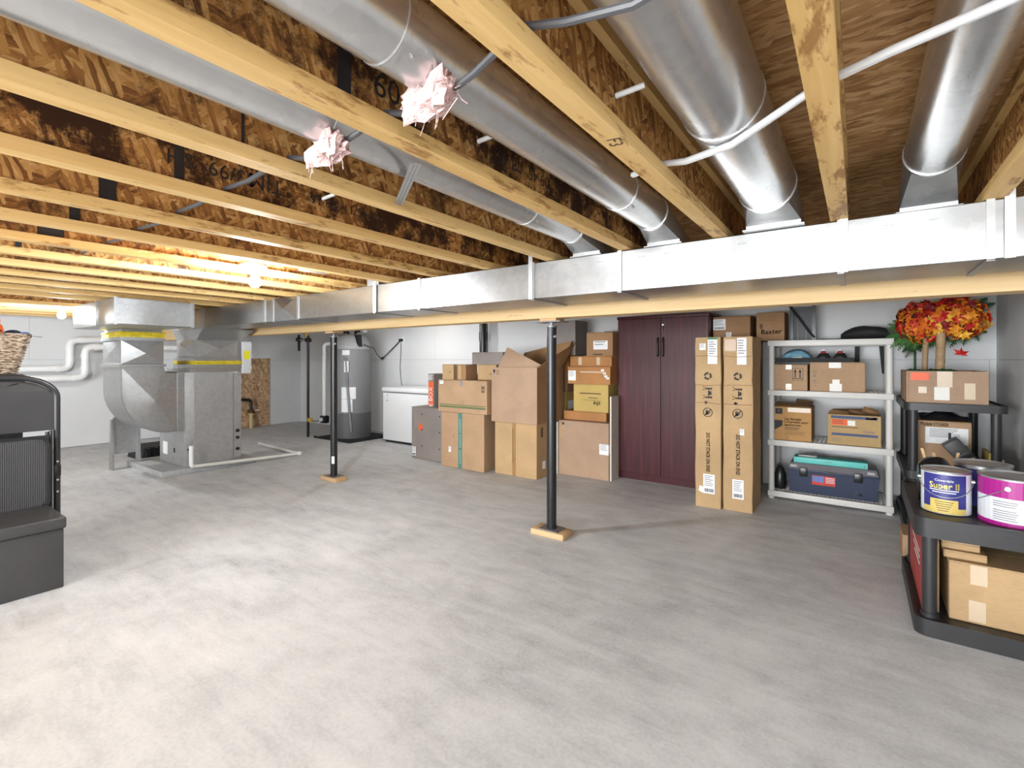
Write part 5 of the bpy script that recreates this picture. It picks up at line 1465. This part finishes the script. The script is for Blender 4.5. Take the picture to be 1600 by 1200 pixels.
M_FERN = [plain('fern_light', (.055, .15, .035), .6, var=.3), plain('fern_dark', (.02, .065, .02), .6, var=.3)]
MB().lathe([(.0, .9245), (.05, .9245), (.06, 1.0), (.0, 1.001)], (.36, 4.9), 16).build('pot', M_BLKM, fe)
MB().cyl((.36, 4.9, 1.001), (.36, 4.9, 1.40), .008, 8).build('stem', M_FERN[1], fe)
rnd = random.Random(5)
def frond(p0, p1, w_, m):
    p0, p1 = Vector(p0), Vector(p1)
    ax = (p1-p0); L = ax.length; ax.normalize()
    side = ax.cross(Vector((0, -1, .25))).normalized()
    b = MB()
    b.tube([p0, p0.lerp(p1, .5)+Vector((0, 0, .02)), p1], .0025, 5)
    n = 12
    for k in range(1, n+1):
        q = k/n
        c_ = p0.lerp(p1, q) + Vector((0, 0, .02*4*q*(1-q)))
        ln = w_*math.sin(math.pi*(.12+.85*q))**.8
        for s in (-1, 1):
            tip = c_ + side*s*ln + ax*ln*.45 + Vector((0, 0, -.008))
            b.add([c_-ax*.007, c_+ax*.009, tip], [(0, 1, 2)])
    b.build('frond', m, fe)
for k in range(34):
    a = rnd.uniform(0, 360)
    zz = rnd.uniform(1.28, 1.52)
    base = Vector((.36, 4.9, min(zz, 1.39)))
    dx, dy = math.cos(R(a)), math.sin(R(a))
    ln = rnd.uniform(.16, .25)
    tip = base + Vector((dx*ln, dy*ln*.7, rnd.uniform(-.06, .12)))
    if tip.x > .8 or tip.y > 5.30: continue
    frond(base, tip, .045, M_FERN[k % 2])
for (tx, tz) in ((.205, 1.32), (.215, 1.40), (.20, 1.47), (.25, 1.30), (.30, 1.31), (.22, 1.52), (.35, 1.30), (.62, 1.33), (.70, 1.36), (.74, 1.42), (.55, 1.32), (.78, 1.62), (.74, 1.66)):
    frond((.36+(.30 if tx > .5 else 0), 4.82, 1.42 if tz < 1.6 else 1.52), (tx, 4.72+.05*rnd.random(), tz), .042, M_FERN[int(tx > .4)])
ms = MB()
for k in range(26):
    px, py = rnd.uniform(.30, .55), rnd.uniform(4.47, 4.56)
    rr = rnd.uniform(.018, .034)
    rings = [[(px+rr*math.sin(th)*math.cos(q), py+rr*math.sin(th)*math.sin(q), 1.13+rr*.8*math.cos(th)+rnd.uniform(-.003, .003)) for q in [2*math.pi*j/8 for j in range(8)]] for th in [math.pi*i/5 for i in range(6)]]
    ms.loft(rings, True, False)
o = ms.build('moss', M_FERN[1]); o['kind'] = 'stuff'; o['label'] = 'dark green moss heaped in the tree carton'; o['category'] = 'moss'

# ================================================================ LEFT FOREGROUND
def ottoman(x0, x1, y0, y1, z0, label):
    t = thing('storage_ottoman', label, 'ottoman', ((x0+x1)/2, (y0+y1)/2, z0), 'grey storage ottomans')
    MB().rbox(x0+.010, x1-.010, y0+.010, y1-.010, z0+.0005, z0+.315, .006).build('body', M_OTTO, t)
    MB().rbox(x0, x1, y0, y1, z0+.3155, z0+.378, .012, 3).build('lid', M_OTTO, t)
    ym = (y0+y1)/2
    MB().box(x1-.0098, x1-.0085, ym-.002, ym+.002, z0+.01, z0+.31).build('seam', M_BLKM, t)
    MB().box(x0+.02, x1-.02, ym-.002, ym+.002, z0+.3782, z0+.3788).build('seam', M_BLKM, t)
    return t
ottoman(-3.84, -3.46, -.04, .728, 0, 'dark grey storage ottoman on the floor in front of the folding chair')
for k in range(3):
    ottoman(-4.375, -3.978, -.11, .655, k*.379, ('bottom grey ottoman of the stack under the basket', 'middle grey ottoman of the stack under the basket', 'top grey ottoman of the stack under the basket')[k])

ch = thing('folding_chair', 'black folding chair with striped cushion folded up behind the ottoman', 'chair', (-3.9, .55, 0))
YC, HW = .545, .235
xf = -3.925
def arch(x, hw, ztop, zbot, rr, n=10):
    pts = [(x, YC+hw, zbot)]
    for i in range(n+1):
        a = R(90*i/n)
        pts.append((x, YC+hw-rr+rr*math.cos(a), ztop-rr*.62+rr*.62*math.sin(a)))
    for i in range(n+1):
        a = R(90+90*i/n)
        pts.append((x, YC-hw+rr+rr*math.cos(a), ztop-rr*.62+rr*.62*math.sin(a)))
    pts.append((x, YC-hw, zbot))
    return pts
MB().tube(arch(xf, HW, 1.118, .004, .20), .0165, 14).build('back_frame', M_FOLD, ch)
# curved backrest panel, fitted inside the arch
pts = [(YC+HW-.012, .80), (YC+HW-.012, .98)]
for i in range(11):
    a = R(90*i/10); pts.append((YC+HW-.012-.19+.19*math.cos(a), .985+.115*math.sin(a)))
for i in range(11):
    a = R(90+90*i/10); pts.append((YC-HW+.012+.19+.19*math.cos(a), .985+.115*math.sin(a)))
pts += [(YC-HW+.012, .98), (YC-HW+.012, .80)]
m = MB()
front, back = [], []
for (y, z) in pts:
    u_ = (y-YC)/HW
    bow = -.020*(1-u_*u_)
    front.append((xf+.006+bow, y, z)); back.append((xf+bow-.004, y, z))
n = len(pts)
m.add(front + back, [tuple(range(n)), tuple(range(2*n-1, n-1, -1))] + [(i, n+i, n+(i+1) % n, (i+1) % n) for i in range(n)])
m.build('backrest', plain('charcoal_vinyl', (.035, .035, .037), .42, var=.08), ch)
MB().tube([(xf-.012, YC-.06, 1.075), (xf-.012, YC+.02, 1.065), (xf-.012, YC+.07, 1.082)], .006, 8).build('hand_hold', M_BLK, ch)
for s in (1, -1):
    MB().tube([(xf-.028, YC+s*(HW-.035), .79), (xf-.034, YC+s*(HW-.035), .005)], .012, 10).build('rear_leg', M_FOLD, ch)
    MB().tube([(xf+.018, YC+s*(HW-.030), .80), (xf+.018, YC+s*(HW-.030), .33)], .008, 10).build('seat_rail', M_FOLD, ch)
    MB().rbox(xf-.01, xf+.02, YC+s*(HW)-.016, YC+s*(HW)+.016, .52, .59, .006).build('hinge', M_BLK, ch)
    for z in (.43, .50, .61):
        MB().cyl((xf+.013, YC+s*HW, z), (xf+.02, YC+s*HW, z), .006, 8).build('rivet', M_STEEL, ch)
    MB().cyl((xf, YC+s*HW, 0.0), (xf, YC+s*HW, .03), .016, 12).build('foot_cap', M_BLKM, ch)
MB().tube([(xf-.03, YC-HW+.03, .22), (xf-.03, YC+HW-.03, .22)], .008, 8).build('stretcher', M_FOLD, ch)
MB().box(xf+.022, xf+.030, YC-.195, YC+.195, .36, .775).build('seat_pan', M_FOLD, ch)
poly = rrect(YC-.215, YC+.190, .345, .765, .055, 6)
rings = []
for ins, xx in ((.012, .0305), (.0, .040), (.0, .062), (.006, .072), (.02, .079)):
    cy_, cz_ = YC-.0125, .555
    rings.append([(xf+xx, cy_+(y-cy_)*(1-ins/.2), cz_+(z-cz_)*(1-ins/.2)) for y, z in poly])
MB().loft(rings, True).build('cushion', M_CUSH, ch, 'padded seat in grey pinstripe fabric')
pp = [(xf+.070, y, z) for y, z in poly]
MB().tube(pp + [pp[0]], .0035, 6).build('piping', plain('dark_piping', (.015, .015, .016), .8), ch)

bk = thing('wicker_basket', 'tapered brown wicker basket on top of the stacked ottomans', 'basket', (-4.17, .45, 1.138))
def wicker(name):
    m, nt, p = nmat(name); L = nt.links
    p.inputs['Roughness'].default_value = .8
    v = coords(nt, (55, 42, 130))
    n1 = N(nt, 'ShaderNodeTexNoise', i_Scale=1.0, i_Detail=2.0, i_Roughness=.5); L.new(v, n1.inputs['Vector'])
    r = ramp(nt, [(.36, (.075, .048, .030)), (.48, (.22, .155, .10)), (.62, (.46, .37, .28))])
    L.new(n1.outputs['Fac'], r.inputs['Fac']); L.new(r.outputs['Color'], p.inputs['Base Color'])
    return m
M_WICK = wicker('wicker_straw')
m = MB()
rows, nper = 14, 120
bz0, bz1 = 1.1385, 1.362
def bask(z):
    q = (z-bz0)/(bz1-bz0)
    return .135+.035*q, .20+.055*q      # half sizes in x, y
rings = []
for i in range(rows*4+1):
    z = bz0 + (bz1-bz0)*i/(rows*4)
    hx, hy = bask(z)
    row = i//4; ph = (i % 4)/4
    base = rrect(-hx, hx, -hy, hy, .05, 29)
    ring = []
    for j, (x, y) in enumerate(base):
        wv = .5+.5*math.sin(2*math.pi*j/8 + math.pi*(row % 2))
        bump = .011*math.sin(math.pi*ph)*(.25+.75*wv)
        l = math.hypot(x, y)
        ring.append((-4.17 + x*(1+bump/l), .43 + y*(1+bump/l), z))
    rings.append(ring)
m.loft(rings, False, False).build('weave', M_WICK, bk)
hx, hy = bask(bz1)
MB().tube([(-4.17+x, .43+y, bz1+.004) for x, y in rrect(-hx, hx, -hy, hy, .05, 6)] + [(-4.17+hx-.05, .43-hy, bz1+.004)], .009, 8).build('rim', M_WICK, bk)
MB().box(-4.30, -4.04, .25, .61, 1.1387, 1.145).build('bottom', M_WICK, bk)
MB().hexa([(-4.02,.66,bz1+.0),(-4.0,.66,bz1+.0),(-4.0,.73,bz1-.008),(-4.02,.73,bz1-.008),(-4.06,.66,bz1+.004),(-4.04,.66,bz1+.004),(-4.02,.73,bz1-.004),(-4.04,.73,bz1-.004)]).build('liner_corner', plain('grey_cloth', (.22, .22, .23), .9), bk)

def blob(c, r, sq, ph, n=18, k=10):
    rings = []
    for i in range(k+1):
        th = math.pi*i/k
        rings.append([(c[0]+sq[0]*r*math.sin(th)*math.cos(2*math.pi*j/n), c[1]+sq[1]*r*math.sin(th)*math.sin(2*math.pi*j/n)*(1+.06*math.sin(3*2*math.pi*j/n+ph)), c[2]+sq[2]*r*math.cos(th)) for j in range(n)])
    return rings
M_PLO = plain('orange_plush', (.75, .13, .012), .85, var=.12, bump=.4, bscale=150)
py_ = thing('plush_toy', 'orange plush toy lying in the wicker basket', 'toy', (-4.15, .45, 1.33))
MB().loft(blob((-4.12, .46, 1.395), .11, (.9, 1.2, .72), 0), True, False).build('body', M_PLO, py_)
MB().loft(blob((-4.13, .53, 1.45), .045, (1, 1, .9), 1), True, False).build('lump', M_PLO, py_)
MB().loft(blob((-4.13, .41, 1.475), .05, (1, 1, .9), 2), True, False).build('lump', M_PLO, py_)
MB().tube([(-4.024, .42, 1.405), (-4.018, .47, 1.42), (-4.023, .52, 1.415), (-4.035, .565, 1.385)], .009, 8, radii=[.003, .010, .010, .003]).build('dark_seam', M_BLKM, py_)
rings = blob((-4.09, .62, 1.36), .05, (1, .95, .75), 1)
o = MB().loft(rings, True, False).build('crumpled_cloth', plain('navy_cloth', (.012, .022, .06), .9, var=.4, bump=.5, bscale=40))
tag(o, 'navy cloth bunched in the basket right of the orange toy', 'cloth')
o = MB().loft(blob((-4.06, .665, 1.372), .022, (1, 1.1, .6), 0), True, False).build('crumpled_cloth', plain('bright_blue_cloth', (.02, .13, .50), .8, var=.3))
tag(o, 'bright blue cloth scrap at the right rim of the basket', 'cloth')
